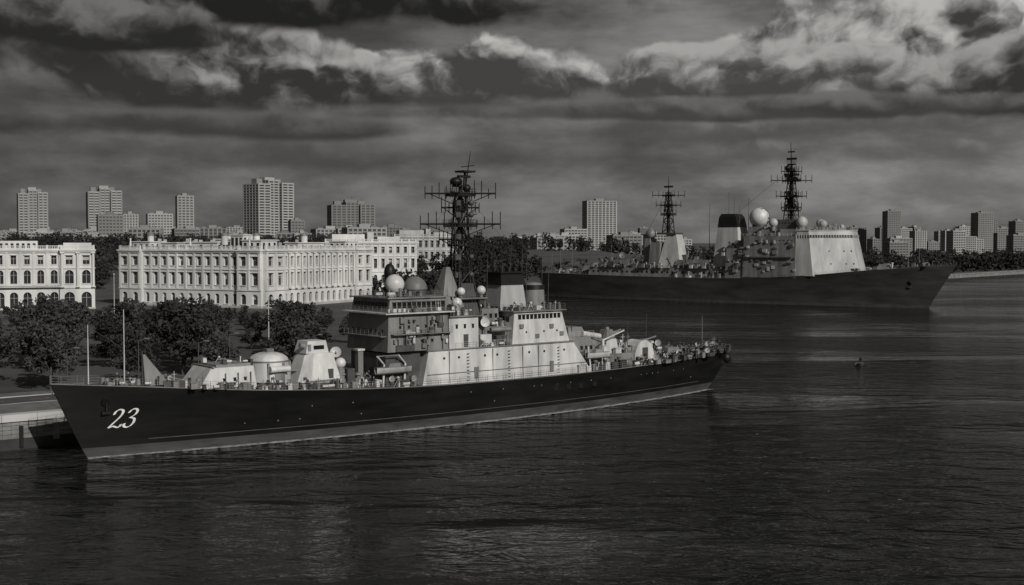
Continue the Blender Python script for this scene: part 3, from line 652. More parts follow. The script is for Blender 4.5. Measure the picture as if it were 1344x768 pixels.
# ------------------------------------------------------------------ palaces
class Fac:
    def __init__(s,T,o,dr,nr): s.T=T;s.o=o;s.d=dr;s.n=nr
    def P(s,u,w): return (s.o[0]+s.d[0]*u+s.n[0]*w, s.o[1]+s.d[1]*u+s.n[1]*w)
    def box(s,part,mat,u0,u1,w0,w1,z0,z1):
        pl=[s.P(u0,w1),s.P(u1,w1),s.P(u1,w0),s.P(u0,w0)]
        s.T.prism(part,mat,pl,z0,pl,z1)
    def col(s,part,mat,u,w,z0,z1,r):
        p=s.P(u,w); s.T.cyl(part,mat,(p[0],p[1],z0),(p[0],p[1],z1),r,r*.86,n=12)
    def arch(s,part,mat,u0,u1,w,zs,zt):
        uc=(u0+u1)/2;r=(u1-u0)/2;n=8
        for sg in(-1,1):
            vs=[];c=s.P(uc+sg*r,w)
            for i in range(n+1):
                a=math.pi/2*i/n; p=s.P(uc+sg*r*math.cos(a),w); vs.append((p[0],p[1],zs+min(r,zt-zs)*math.sin(a)))
            top=s.P(uc,w); vs.append((top[0],top[1],zt)); vs.append((c[0],c[1],zt))
            f=list(range(len(vs))); s.T.add(part,mat,vs,[f if sg<0 else f[::-1]])
def facade(F,L,bays,floors,mat,g=0.0,order=None,u0=0.0,w=0.0,zb=0,topbal=True):
    bw=L/bays; D=.9
    ztop=floors[-1][2]
    F.box('windows',M['pane'],u0+.2,u0+L-.2,w-D-.3,w-D,zb,ztop-.3)
    z=zb
    for (zs,zh,zt,wf,ar) in floors:
        F.box('walls',mat,u0,u0+L,w-D,w,z,zs)
        F.box('walls',mat,u0,u0+L,w-D,w,zh,zt)
        ww=bw*wf
        for i in range(bays+1):
            a=u0+(i*bw-(bw-ww)/2 if i>0 else 0); b=u0+(i*bw+(bw-ww)/2 if i<bays else L)
            F.box('walls',mat,a,b,w-D,w-.002,zs,zh)
        for i in range(bays):
            uc=u0+(i+.5)*bw
            if ar: F.arch('walls',mat,uc-ww/2,uc+ww/2,w-.03,zh-ww/2,zh)
            F.box('window_frames',M['stone2'],uc-.06,uc+.06,w-D,w-D+.12,zs,zh)
            F.box('window_frames',M['stone2'],uc-ww/2,uc+ww/2,w-D,w-D+.1,zs+(zh-zs)*.62,zs+(zh-zs)*.62+.1)
            if R()<.25: F.box('blinds',M['stone2'],uc-ww/2,uc+ww/2,w-D+.01,w-D+.05,zh-(zh-zs)*U(.2,.6),zh)
            F.box('trim',mat,uc-ww/2-.2,uc+ww/2+.2,w,w+.25,zs-.25,zs)
            if not ar: F.box('trim',mat,uc-ww/2-.25,uc+ww/2+.25,w,w+.4,zh+.15,zh+.45)
        F.box('trim',mat,u0-.2,u0+L+.2,w+.003,w+.35,zt-.45,zt-.05)
        z=zt
    F.box('cornice',mat,u0-.5,u0+L+.5,w-1,w+.95,ztop,ztop+.55)
    F.box('cornice',mat,u0-.25,u0+L+.25,w-1,w+.55,ztop-.6,ztop-.003)
    if topbal:
        F.box('balustrade',mat,u0,u0+L,w-.5,w-.1,ztop+.55,ztop+.8); F.box('balustrade',mat,u0,u0+L,w-.55,w-.05,ztop+1.75,ztop+1.95)
        k=0
        while k<=bays:
            u=min(L-.35,max(.35,k*bw)); F.box('balustrade',mat,u0+u-.4,u0+u+.4,w-.62,w+.02,ztop+.56,ztop+2.15); k+=1
        nb=int(L/.6)
        for i in range(nb): F.box('balustrade',mat,u0+(i+.3)*L/nb,u0+(i+.3)*L/nb+.2,w-.4,w-.2,ztop+.8,ztop+1.75)
    if order:
        for i in range(bays+1):
            u=u0+min(L-.5,max(.5,i*bw))
            z0=floors[0][2]
            if order=='col':
                F.col('columns',mat,u,w+.55,z0+.4,ztop-.9,.52); F.box('columns',mat,u-.7,u+.7,w,w+1.2,z0,z0+.4); F.box('columns',mat,u-.7,u+.7,w,w+1.2,ztop-.95,ztop-.62)
            else:
                F.box('columns',mat,u-.45,u+.45,w,w+.28,z0,ztop-.9); F.box('columns',mat,u-.6,u+.6,w,w+.4,ztop-.95,ztop-.62)
def palace():
    T=Thing('palace_building')
    g=G0; mat=M['stone']
    dl=(-.9,.436);dr=(.436,.9)
    c=(-94,460)
    nl=(-.436,-.9); nr=(.9,-.436)
    fl=[(g+1.4,g+5.2,g+7,.46,True),(g+8.6,g+13.2,g+14.8,.46,False),(g+16,g+19.4,g+21.6,.46,False)]
    LL=70;LR=74
    oL=(c[0]+dl[0]*LL,c[1]+dl[1]*LL)
    F=Fac(T,oL,(.9,-.436),nl)
    facade(F,11,2,fl,mat,u0=0,w=1.4,order='pil'); facade(F,48,11,fl,mat,u0=11,w=0,order='pil'); facade(F,11,2,fl,mat,u0=59,w=1.4,order='pil')
    F2=Fac(T,c,dr,nr)
    facade(F2,12,2,fl,mat,u0=0,w=1.4,order='pil'); facade(F2,50,12,fl,mat,u0=12,w=0,order='col'); facade(F2,12,2,fl,mat,u0=62,w=1.4,order='pil')
    for Fx,L in((F,70),(F2,74)):
        for u in(0,L): Fx.box('walls',mat,u-.02 if u else 0.01,u+.5 if u==0 else u-.01,-.9,1.38,g-1,g+21.5)
        F_=11 if L==70 else 12
        for u in(F_,L-F_): Fx.box('walls',mat,u-.4,u+.4,-.7,1.37,g-1,g+21.5)
    F.box('plinth',M['stone2'],-.3,70.3,-1,1.75,g-2,g+.8); F2.box('plinth',M['stone2'],-.3,74.3,-1,1.75,g-2,g+.8)
    def PP(a,b,s): return (c[0]+dl[0]*a+dr[0]*b, c[1]+dl[1]*a+dr[1]*b)
    q=[PP(1.2,1.2,0),PP(1.2,73,0),PP(69,73,0),PP(69,1.2,0)]
    T.prism('roof',M['roof'],q,g+21.2,q,g+21.7)
    q=[PP(1.4,1.4,0),PP(1.4,72.8,0),PP(68.8,72.8,0),PP(68.8,1.4,0)]
    T.prism('walls',M['stone2'],q,g-1,q,g+21.1)
    def blk(a0,a1,b0,b1,z0,z1,m):
        q=[PP(a0,b0,0),PP(a0,b1,0),PP(a1,b1,0),PP(a1,b0,0)]; T.prism('attic',m,q,z0,q,z1)
    for (a0,a1,b0,b1,z1) in((3,12,3,13,25.6),(2.5,9,26,44,24.6),(24,40,3,10,24.8),(58,67,3,12,25),(3,11,60,70,25.2),(14,20,6,14,27.6),(26,34,14,22,26.0),(46,54,5,10,24.6)):
        blk(a0,a1,b0,b1,g+21.7,g+z1,mat); blk(a0-.4,a1+.4,b0-.4,b1+.4,g+z1,g+z1+.4,mat)
        for i in range(3):
            f=(i+.5)/3; bb=b0+(b1-b0)*f; q=[PP(a0-.06,bb-.6,0),PP(a0-.06,bb+.6,0),PP(a0+.5,bb+.6,0),PP(a0+.5,bb-.6,0)]; T.prism('windows',M['pane'],q,g+22.3,q,g+z1-.8)
            aa=a0+(a1-a0)*f; q=[PP(aa-.6,b0-.06,0),PP(aa-.6,b0+.5,0),PP(aa+.6,b0+.5,0),PP(aa+.6,b0-.06,0)]; T.prism('windows',M['pane'],q,g+22.3,q,g+z1-.8)
    for a,b in((16,10),(30,18),(6,35),(62,8),(9,8),(22,5)):
        p=PP(a,b,0); T.cyl('lantern',mat,(p[0],p[1],g+24),(p[0],p[1],g+27.6),1.3,n=12); T.dome('lantern',M['roof'],(p[0],p[1],g+27.6),1.5,.8,0,12,5)
    for u in(5.5,35,64.5):
        p=F.P(u,.8 if u!=35 else -.3); T.cyl('finial',mat,(p[0],p[1],g+23.7),(p[0],p[1],g+26),.5,.25,n=8); T.dome('finial',mat,(p[0],p[1],g+26.2),.4)
    for k in range(24):
        a=U(5,65);b=U(5,68);p=PP(a,b,0);T.box('chimneys',M['stone2'],p[0]-.6,p[0]+.6,p[1]-.5,p[1]+.5,g+21.7,g+U(24,26.6))
    T.done()
palace()
def arcade_palace():
    T=Thing('arcaded_palace'); g=G0; mat=M['stone']
    dr=(.94,.342);n=(.342,-.94); e=(-157.5,460); L=96
    o=(e[0]-dr[0]*L,e[1]-dr[1]*L)
    F=Fac(T,o,dr,n)
    fl=[(g+.6,g+6.4,g+8.2,.6,True),(g+9.6,g+14.6,g+15.6,.5,True),(g+16.8,g+20,g+21.8,.4,False)]
    facade(F,84,18,fl,mat,u0=0,w=0,order='pil')
    facade(F,12,2,fl,mat,u0=84,w=1.6,order='col')
    F.box('walls',mat,83.6,84.4,-.7,1.55,g-1,g+21.6); F.box('walls',mat,95.5,96.0,-30,1.5,g-1,g+21.7)
    F.box('plinth',M['stone2'],0,96.2,-1,2.0,g-2,g+.55)
    F.box('roof',M['roof'],1,95.4,-30,-1.1,g+21,g+22); F.box('walls',M['stone2'],1,95.4,-30,-1.2,g-1,g+20.9)
    F.box('attic',mat,60,76,-12,-3,g+22,g+25.5); F.box('attic',mat,20,40,-12,-3,g+22,g+26); F.box('attic',mat,85,95,-9,-1.2,g+22,g+24.8)
    for i in range(8): F.box('windows',M['pane'],61+i*1.9,62+i*1.9,-3.05,-2.95,g+22.8,g+24.6)
    F.box('balcony',mat,0,84,0.36,1.5,g+8.25,g+8.5); F.box('balcony',mat,0,84,1.3,1.45,g+9.3,g+9.5)
    for i in range(150): F.box('balcony',mat,i*.56,i*.56+.16,1.3,1.42,g+8.5,g+9.3)
    T.done()
arcade_palace()
def hall(name,e,dr,L,W,fl,bays,g,mat):
    T=Thing(name); n=(dr[1],-dr[0]); F=Fac(T,e,dr,n)
    facade(F,L,bays,fl,mat,order='pil'); zt=fl[-1][2]
    e2=F.P(L,0); F2=Fac(T,e2,(-n[0],-n[1]),dr); facade(F2,W,max(3,int(W/4)),fl,mat,order='pil')
    F.box('walls',M['stone2'],1,L-1,-W,-1.1,g-3,zt-.2); F.box('roof',M['roof'],.9,L-.9,-W,-1,zt-.15,zt+.4)
    F.box('attic',mat,L*.1,L*.45,-9,-3,zt+.4,zt+4.4); F.box('attic',mat,L*.6,L*.85,-12,-4,zt+.4,zt+3.2); F.box('attic',M['stone2'],L*.48,L*.55,-9,-3,zt+.4,zt+5.4)
    T.done()
g=8
hall('museum_building',(-92,600),(.86,.51),50,34,[(g+1.4,g+5.6,g+7.4,.45,True),(g+9,g+13.6,g+15.2,.42,False),(g+16.6,g+19.6,g+21.6,.42,False)],12,g,M['stone'])
g=12
hall('office_building',(-72,745),(.9,.43),46,30,[(g+1.4,g+5,g+6.6,.5,False),(g+8,g+12,g+13.4,.5,False),(g+15,g+19,g+21,.5,False)],12,g,M['stone2'])
# ------------------------------------------------------------------ towers
def tower(name,x,y,w,dp,top,rot,mat='conc',fh=3.2,bay=3.8,var=0):
    g=gh(x,y); T=Thing(name,(x,y,g-2),rot); h=top-g+2; m=M[mat]
    def block(x0,x1,y0,y1,h):
        T.box('windows',M['tglass'],x0+.5,x1-.5,y0+.5,y1-.5,0,h-.5)
        nf=max(2,int(h/fh))
        for k in range(nf+1):
            z=k*h/nf; T.box('floors',m,x0+.12,x1-.12,y0+.12,y1-.12,max(0,z-.75),z+.75 if k<nf else z+.9)
        nx=max(2,round((x1-x0)/bay)); ny=max(2,round((y1-y0)/bay))
        for i in range(nx+1):
            xx=x0+(x1-x0-1.5)*i/nx; T.box('piers',m,xx,xx+1.5,y0,y0+1,0,h+.4); T.box('piers',m,xx,xx+1.5,y1-1,y1,0,h+.4)
        for i in range(ny+1):
            yy=y0+(y1-y0-1.5)*i/ny; T.box('piers',m,x0-.01,x0+1,yy+.01,yy+1.49,0,h+.38); T.box('piers',m,x1-1,x1+.01,yy+.01,yy+1.49,0,h+.38)
        T.box('roof',M['roof'],x0+.4,x1-.4,y0+.4,y1-.4,h+.1,h+.6)
    a=w/2;b=dp/2
    if var==1:
        block(-a,-a*.3,-b,b*.8,h*.94); block(-a*.3+.05,a*.32,-b*.7,b,h); block(a*.32+.05,a,-b,b*.8,h*.96)
    else:
        block(-a,a,-b,b,h)
    T.box('rooftop_plant',m,-a*.3,a*.25,-b*.3,b*.4,h+.5,h+4.2); T.box('rooftop_plant',M['conc2'],a*.3,a*.6,-b*.3,b*.2,h*.95+.5,h+2.4)
    T.box('rooftop_plant',M['conc2'],-a*.8,-a*.5,-b*.4,b*.2,h*.93+.5,h+2.2)
    for k in range(4 if w>20 else 2): xx=U(-a*.6,a*.6); T.pole('antenna',M['dgrey'],(xx,0,h),(xx,0,h+U(4,9)),.25,.12)
    T.done()
tower('apartment_tower',-589,1500,34,26,93,.45,var=1,bay=5.5)
tower('apartment_tower',-501,1500,40,30,95,.42,var=1,bay=6)
tower('apartment_tower',-402,1500,20,18,86,.4,bay=5)
tower('apartment_tower',-300,1500,50,40,105,.75,var=1,bay=7)
tower('apartment_tower',-198,1500,54,30,78,.35,mat='conc2',var=1,bay=6)
tower('apartment_tower',129,1800,46,24,90,.25,bay=6)
tower('apartment_tower',684,2200,26,20,85,.2,mat='conc2')
tower('apartment_tower',847,2200,30,24,82,.2,mat='conc2')
tower('apartment_tower',880,2250,20,20,71,.2,mat='conc2')
tower('apartment_tower',912,2200,24,22,67,.2,mat='conc2')
tower('apartment_tower',-428,1300,26,20,58,.4,mat='conc2')
tower('apartment_tower',-463,1480,18,18,63,.4); tower('apartment_tower',-433,1500,30,18,64,.4)
tower('apartment_tower',-256,1450,17,15,55,.4,mat='conc2')
def city(x0,x1,y0,y1,n,t0,t1,used=[]):
    for k in range(n):
        for _ in range(20):
            y=U(y0,y1); x=U(x0,x1)*y/1000
            if all((x-a)**2+(y-b)**2>45**2 for a,b in used): break
        used.append((x,y))
        top=30+U(t0,t1)*y/1600
        tower('apartment_block',x,y,U(16,44),U(12,20),max(gh(x,y)+9,top),U(.1,.6),mat=random.choice(['conc','conc','conc2']),fh=3.4,bay=5)
city(-440,-90,1150,2400,64,-4,20)
city(-90,140,1300,2400,26,-6,12)
city(0,140,1500,2600,10,2,18)
city(140,460,1700,2900,30,-2,20)
city(300,460,2300,2900,12,8,24)
# ------------------------------------------------------------------ trees
def quads(c,s,seed):
    rs=np.random.RandomState(seed); n=len(c)
    a=rs.normal(size=(n,3)); a/=np.linalg.norm(a,axis=1)[:,None]; b=np.cross(a,rs.normal(size=(n,3))); b/=np.linalg.norm(b,axis=1)[:,None]
    s=s[:,None]*.5
    return np.stack([c-a*s-b*s*.7,c+a*s-b*s*.5,c+a*s*1.1+b*s*.7,c-a*s*.8+b*s*.6],1).reshape(-1,3)
def tree_mesh(seed):
    rs=random.Random(seed); T=Thing('tree')
    th=rs.uniform(2.0,2.8); T.cyl('t',M['bark'],(0,0,-.4),(0,0,th),.34,.24,n=8); T.cyl('t',M['bark'],(0,0,th),(rs.uniform(-.4,.4),rs.uniform(-.4,.4),9),.24,.06,n=6)
    cl=[]
    for i in range(9):
        a=i*2.4+rs.uniform(-.4,.4); r=rs.uniform(2,4.3); z=rs.uniform(4,9.5); z0=th+rs.uniform(-.2,3)
        e=(r*math.cos(a),r*math.sin(a),z); T.cyl('t',M['bark'],(0,0,z0),e,.14,.04,n=5); cl.append((*e,rs.uniform(1.3,2.1)))
    for i in range(18):
        a=rs.uniform(0,6.28);z=rs.uniform(3.4,11.6); rm=4.6*math.sqrt(max(.08,1-((z-6.8)/5.6)**2)); r=rm*rs.uniform(.3,1)
        cl.append((r*math.cos(a),r*math.sin(a),z,rs.uniform(.9,2.0)))
    cen=[];sz=[]
    nr=np.random.RandomState(seed)
    for x,y,z,r in cl:
        n=int(34*r*r); v=nr.normal(size=(n,3)); v/=np.linalg.norm(v,axis=1)[:,None]; v*= (r*nr.uniform(.45,1.08,n)**.6)[:,None]; v[:,2]*=.75
        cen.append(v+np.array([x,y,z])); sz.append(nr.uniform(.35,.68,n))
    c=np.concatenate(cen); s=np.concatenate(sz); V=quads(c,s,seed)
    T.add('t',M['leaf'],V.tolist(),[[4*i,4*i+1,4*i+2,4*i+3] for i in range(len(c))])
    o=T.done(); me=o.data; bpy.data.objects.remove(o); return me
TM=[tree_mesh(s) for s in range(6)]
placed=[]
def put(x,y,h,nm='park_tree'):
    o=bpy.data.objects.new(nm,random.choice(TM)); scene.collection.objects.link(o)
    s=h/12.6; q=U(.95,1.3); o.location=(x,y,G0); o.scale=(s*q,s*q*U(.9,1.1),s); o.rotation_euler=(0,0,U(0,6.28)); placed.append((x,y))
tries=0
while len(placed)<54 and tries<6000:
    tries+=1
    y=U(205,380) if R()<.6 else U(215,290); x=U(-.47,-.06)*y
    dist=(x+67.8)*(-.627)+(y-178.9)*.778
    if dist<33: continue
    if x>-36+(y-216)*.02: continue
    if any((x-a)**2+(y-b)**2<12.5**2 for a,b in placed): continue
    h=24.0-.048*y+U(-5.5,2.4)
    put(x,y,max(5,h))
for k in range(-66,60,15):
    p=O+d*k+nn*(27.5+U(-.5,.5))
    if not any((p.x-a)**2+(p.y-b)**2<5**2 for a,b in placed): put(p.x,p.y,U(9,13),'avenue_tree')
def forest(name,pts,seed,q=110,ls=1.5):
    cs=[];ss=[];nr=np.random.RandomState(seed)
    for (x,y,g,h) in pts:
        w=h*U(.32,.45)
        for k in range(6):
            a=nr.uniform(0,6.28);r=nr.uniform(0,w*.7);cx,cy,cz=x+r*math.cos(a),y+r*math.sin(a),g+h*nr.uniform(.3,.82)
            n=q//6; v=nr.normal(size=(n,3)); v/=np.linalg.norm(v,axis=1)[:,None]; v*=(w*.55*nr.uniform(.5,1.05,n))[:,None]
            cs.append(v+np.array([cx,cy,cz])); ss.append(nr.uniform(.6,1.2,n)*ls)
        cs.append(np.stack([x+nr.normal(size=12)*w*.4,y+nr.normal(size=12)*w*.4,g+nr.uniform(0,h*.4,12)],1)); ss.append(nr.uniform(1,1.6,12)*ls)
    c=np.concatenate(cs);s=np.concatenate(ss);V=quads(c,s,seed)
    me=bpy.data.meshes.new(name); me.from_pydata(V.tolist(),[],[[4*i,4*i+1,4*i+2,4*i+3] for i in range(len(c))]); me.materials.append(M['leafd'])
    o=bpy.data.objects.new(name,me); scene.collection.objects.link(o)
pts=[]
for k in range(80):
    y=U(330,440); x=U(-.46,-.12)*y; pts.append((x,y,G0-.3,U(2.5,5.0)))
forest('shrubs',pts,9,90,.6)
pts=[]
for k in range(420):
    y=U(600,1150); x=U(-.46,-.14)*y
    pts.append((x,y,gh(x,y)-.5,U(10,18)))
forest('distant_trees',pts,1)
pts=[]
for k in range(110):
    y=U(520,700); x=U(-.135*y,-4)
    if -100<x<-40 and y>590: continue
    if y>560 or x>-50: pts.append((x,y,G0-.5,U(9,16)))
for k in range(160):
    y=U(700,1000); x=U(-.08*y,min(10,(y-700)*.9)); pts.append((x,y,gh(x,y)-.5,U(10,16)))
forest('distant_trees',pts,2)
pts=[]
sh=[(12,705),(100,800),(347,960),(458,1091),(900,1562),(1500,2200)]
for a,b in zip(sh[:-1],sh[1:]):
    L=math.hypot(b[0]-a[0],b[1]-a[1]); nx,ny=-(b[1]-a[1])/L,(b[0]-a[0])/L
    for k in range(int(L/2.8)):
        t=R(); o=U(8,70)
        x=a[0]+(b[0]-a[0])*t+nx*o; y=a[1]+(b[1]-a[1])*t+ny*o; pts.append((x,y,G0-.5,U(10,19)))
for k in range(240):
    y=U(1050,1900); x=U(-.05,.44)*y
    if x<(y-700)*1.05: pts.append((x,y,gh(x,y)-.5,U(11,20)))
for k in range(220):
    y=U(1150,1700); x=U(-.46,-.05)*y; pts.append((x,y,gh(x,y)-.5,U(12,20)))
forest('distant_trees',pts,3,90,2.0)
# ------------------------------------------------------------------ buoy
T=Thing('mooring_buoy',(84.8,296,0),.4)
T.cyl('float',M['black'],(0,0,-.5),(0,0,.55),1.25,1.15,n=18); T.cyl('float',M['dgrey'],(0,0,.55),(0,0,.8),1.15,.7,n=18)
T.cyl('post',M['black'],(0,0,.8),(.15,0,1.5),.28,.2,n=10); T.dome('post',M['black'],(.15,0,1.6),.42); T.cyl('ring',M['dgrey'],(-.9,0,.7),(-1.6,0,.2),.15,n=8)
T.done()
# ------------------------------------------------------------------ water
def water():
    m=bpy.data.materials.new('harbour_water'); m.use_nodes=True; nt=m.node_tree;N=nt.nodes;L=nt.links;b=N['Principled BSDF']
    b.inputs['Base Color'].default_value=(.004,.004,.0038,1); b.inputs['IOR'].default_value=1.333; b.inputs['Roughness'].default_value=.09
    b.inputs['Specular IOR Level'].default_value=.5
    tc=N.new('ShaderNodeTexCoord')
    def nz(sc,stretch,rot,det,dist=0,rough=.55):
        mp=N.new('ShaderNodeMapping'); mp.inputs['Scale'].default_value=stretch; mp.inputs['Rotation'].default_value=(0,0,rot); L.new(tc.outputs['Object'],mp.inputs['Vector'])
        n=N.new('ShaderNodeTexNoise'); n.noise_dimensions='2D'; n.inputs['Scale'].default_value=sc; n.inputs['Detail'].default_value=det; n.inputs['Roughness'].default_value=rough; n.inputs['Distortion'].default_value=dist
        L.new(mp.outputs[0],n.inputs['Vector']); return n.outputs['Fac']
    def ma(op,a,bb):
        n=N.new('ShaderNodeMath');n.operation=op
        for i,v in enumerate((a,bb)):
            if hasattr(v,'links'): L.new(v,n.inputs[i])
            else: n.inputs[i].default_value=v
        return n.outputs[0]
    big=nz(.06,(.6,1,1),.35,2,.4); med=nz(.26,(.55,1,1),.15,3,.6); sm=nz(.9,(.6,1,1),-.1,3,.5)
    patch=nz(.009,(.6,2.2,1),.25,4,.3)
    mr=N.new('ShaderNodeMapRange'); mr.interpolation_type='SMOOTHSTEP'; mr.inputs['From Min'].default_value=.38; mr.inputs['From Max'].default_value=.64; mr.inputs['To Min'].default_value=.16; mr.inputs['To Max'].default_value=1.15
    L.new(patch,mr.inputs['Value'])
    h=ma('ADD',ma('ADD',ma('MULTIPLY',big,2.2),ma('MULTIPLY',med,1.9)),ma('MULTIPLY',sm,.5))
    h=ma('MULTIPLY',h,mr.outputs[0])
    bp=N.new('ShaderNodeBump'); bp.inputs['Strength'].default_value=1; bp.inputs['Distance'].default_value=1.0
    L.new(h,bp.inputs['Height']); L.new(bp.outputs[0],b.inputs['Normal'])
    return m
me=bpy.data.meshes.new('water'); s=24000
me.from_pydata([(-s,-3000,0),(s,-3000,0),(s,s,0),(-s,s,0)],[],[[0,1,2,3]]); me.materials.append(water())
o=bpy.data.objects.new('water',me); scene.collection.objects.link(o)
# ------------------------------------------------------------------ sun + sky
SEL=math.radians(29); az=Vector((.55,-.835,0)).normalized()
sd=Vector((az.x*math.cos(SEL),az.y*math.cos(SEL),math.sin(SEL)))
sl=bpy.data.lights.new('sun','SUN'); sl.energy=3.4; sl.angle=math.radians(.6); sl.color=(1,.985,.95)
so=bpy.data.objects.new('sun',sl); scene.collection.objects.link(so); so.rotation_euler=sd.to_track_quat('Z','Y').to_euler(); so.location=(0,0,200)
W=bpy.data.worlds.new('World'); scene.world=W; W.use_nodes=True; nt=W.node_tree;N=nt.nodes;L=nt.links
bg=N['Background']
def m_(op,a,b=None,c=None,cl=False):
    n=N.new('ShaderNodeMath');n.operation=op;n.use_clamp=cl
    for i,v in enumerate((a,b,c)):
        if v is None: continue
        if hasattr(v,'links'): L.new(v,n.inputs[i])
        else: n.inputs[i].default_value=v
    return n.outputs[0]
def ss(x,a,b,lo=0.,hi=1.):
    n=N.new('ShaderNodeMapRange'); n.interpolation_type='SMOOTHSTEP'
    for k,v in(('Value',x),('From Min',a),('From Max',b),('To Min',lo),('To Max',hi)):
        if hasattr(v,'links'): L.new(v,n.inputs[k])
        else: n.inputs[k].default_value=v
    return n.outputs[0]
def mix(f,a,b): return m_('MULTIPLY_ADD',m_('SUBTRACT',b,a),f,a)
tc=N.new('ShaderNodeTexCoord'); sep=N.new('ShaderNodeSeparateXYZ'); L.new(tc.outputs['Generated'],sep.inputs[0])
X,Y,Z=sep.outputs
AZ=m_('ARCTAN2',X,Y); EL=m_('ARCSINE',Z)
def comb(x,y,z):
    c=N.new('ShaderNodeCombineXYZ')
    for i,v in enumerate((x,y,z)):
        if hasattr(v,'links'): L.new(v,c.inputs[i])
        else: c.inputs[i].default_value=v
    return c.outputs[0]
def n2(v,scale,det,rough=.55,dist=0.0,color=False):
    n=N.new('ShaderNodeTexNoise'); n.noise_dimensions='2D'; n.inputs['Scale'].default_value=scale; n.inputs['Detail'].default_value=det; n.inputs['Roughness'].default_value=rough; n.inputs['Distortion'].default_value=dist
    L.new(v,n.inputs['Vector']); return n.outputs['Color' if color else 'Fac']
def co2(dx,dz,zst): return comb(m_('ADD',AZ,dx),m_('MULTIPLY',m_('ADD',EL,dz),zst),0.)
def vm(op,a,b):
    n=N.new('ShaderNodeVectorMath'); n.operation=op
    for i,v in enumerate((a,b)):
        if hasattr(v,'links'): L.new(v,n.inputs[i])
        else: n.inputs[i].default_value=v
    return n.outputs[0]
warp=vm('MULTIPLY',vm('SUBTRACT',n2(co2(0,0,1.2),11,4,.6,color=True),(.5,.5,.5)),(.06,.05,0))
def height(dx,dz):
    v=vm('ADD',co2(dx,dz,1.25),warp)
    vo=N.new('ShaderNodeTexVoronoi'); vo.voronoi_dimensions='2D'; vo.feature='F1'; vo.inputs['Scale'].default_value=13; vo.inputs['Detail'].default_value=2.0; vo.inputs['Roughness'].default_value=.5; vo.normalize=True
    L.new(v,vo.inputs['Vector'])
    return m_('ADD',m_('MULTIPLY',m_('SUBTRACT',1.,vo.outputs['Distance']),.7),m_('MULTIPLY',n2(v,12,5,.58),.6))
hA=height(0,0); hB=height(.006,.009)
relief=m_('MULTIPLY',m_('SUBTRACT',hA,hB),4.8)
nA=m_('SUBTRACT',hA,.78)
nC=m_('SUBTRACT',n2(co2(3.1,0,1.6),6.0,4,.5),.5); nD=n2(co2(7.7,0,4.2),3.4,5,.6)
nE=n2(co2(1.7,0,2.4),9,6,.6)
sky=N.new('ShaderNodeTexSky'); sky.sky_type='NISHITA'; sky.sun_disc=False; sky.sun_elevation=SEL; sky.sun_rotation=math.atan2(az.x,az.y); sky.dust_density=4
bw=N.new('ShaderNodeRGBToBW'); L.new(sky.outputs[0],bw.inputs[0])
base=ss(bw.outputs[0],0.,14.,.13,.2)
base=m_('MULTIPLY',base,ss(AZ,-.45,.25,.62,1.08))
base=m_('MULTIPLY',base,ss(nD,.25,.75,.58,1.42))
base=m_('MULTIPLY',base,ss(nE,.3,.7,.72,1.28))
col=base
col=mix(m_('MULTIPLY',ss(EL,.20,.32),.85),col,m_('ADD',.05,m_('MULTIPLY',ss(nC,-.15,.2),.15)))
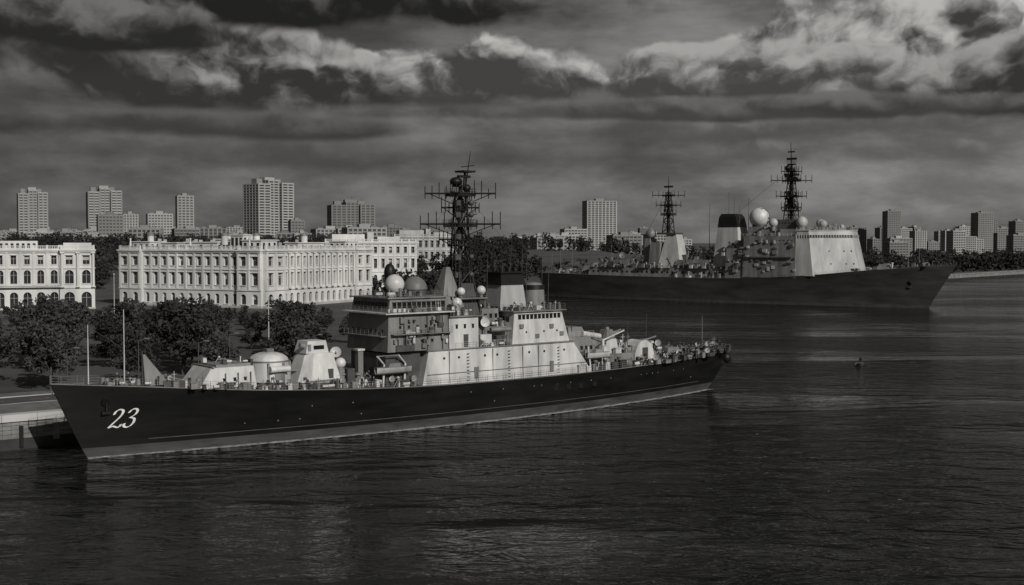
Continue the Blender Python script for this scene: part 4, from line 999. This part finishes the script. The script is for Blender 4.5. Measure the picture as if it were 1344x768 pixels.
def cloud(px,py,rx,rt,rb,dark,bright,soft=.5,k=2.0,gain=1.0,op=1.0):
    global col
    u=(px-672)/1600; a0=math.atan(u); e0=math.atan((318-py)/1600*math.cos(a0))
    dx=m_('DIVIDE',m_('SUBTRACT',AZ,a0),rx/1600)
    dy=m_('SUBTRACT',EL,e0)
    up=m_('DIVIDE',m_('MAXIMUM',dy,0.),rt/1600); dn=m_('DIVIDE',m_('MAXIMUM',m_('MULTIPLY',dy,-1.),0.),rb/1600)
    dd=m_('ADD',m_('ADD',m_('MULTIPLY',dx,dx),m_('MULTIPLY',up,up)),m_('MULTIPLY',dn,dn))
    f=m_('SUBTRACT',1.,dd)
    f=m_('ADD',f,m_('MULTIPLY',nA,k)); f=m_('ADD',f,m_('MULTIPLY',nC,k*1.1))
    msk=m_('MULTIPLY',ss(f,0.,m_('ADD',soft,m_('MULTIPLY',dn,.6))),op)
    t=m_('SUBTRACT',m_('MULTIPLY',up,.8),m_('MULTIPLY',dn,.6))
    t=m_('ADD',t,m_('MULTIPLY',m_('MULTIPLY',relief,gain),ss(m_('SUBTRACT',up,dn),-.9,.4,.3,1.)))
    t=m_('ADD',t,m_('MULTIPLY',nC,1.5)); t=m_('ADD',t,m_('MULTIPLY',ss(f,0.,1.0),-.35))
    sh=ss(t,-.5,.9,dark,bright)
    col=mix(msk,col,sh)
cloud(1120,205,230,26,16,.09,.24,.8,2.2,.8,.6)
cloud(420,205,480,32,22,.05,.13,.8,2.0,.7,.6)
cloud(820,175,420,26,16,.075,.2,.8,2.0,.8,.6)
cloud(1290,55,200,80,70,.08,.60,.3,1.8,1.1)
cloud(1120,85,210,88,74,.045,.46,.26,1.9,1.2)
cloud(965,108,200,60,46,.06,.36,.32,2,1.1)
cloud(1340,118,130,60,40,.035,.32,.28,1.8,1.1)
cloud(610,108,210,72,52,.055,.48,.33,2,1.15)
cloud(230,108,400,86,44,.035,.36,.42,2.2,1.15)
cloud(-80,70,250,80,60,.03,.2,.5,2,1)
cloud(950,150,560,24,12,.045,.14,.6,1.8,.8,.85)
cloud(200,168,430,26,16,.032,.11,.7,1.8,.7,.8)
cloud(420,18,430,60,30,.016,.13,.42,2.0,.9)
cloud(70,45,240,60,26,.022,.16,.45,2.0,.9)
cloud(1750,60,300,90,60,.05,.4,.4,2,1)
L.new(comb(col,m_('MULTIPLY',col,.98),m_('MULTIPLY',col,.945)),bg.inputs['Color']); bg.inputs['Strength'].default_value=1.0
try: W.cycles.sampling_method='NONE'
except Exception as e: print(e)
# ------------------------------------------------------------------ camera
cd=bpy.data.cameras.new('camera'); cd.sensor_width=36; cd.lens=36*1600/1344; cd.clip_end=60000; cd.clip_start=1
co=bpy.data.objects.new('camera',cd); scene.collection.objects.link(co); co.location=(0,0,30); co.rotation_euler=(math.radians(90)-math.atan(66/1600),0,0)
scene.camera=co
scene.view_settings.view_transform='Standard'; scene.view_settings.look='None'; scene.view_settings.exposure=0; scene.view_settings.gamma=1
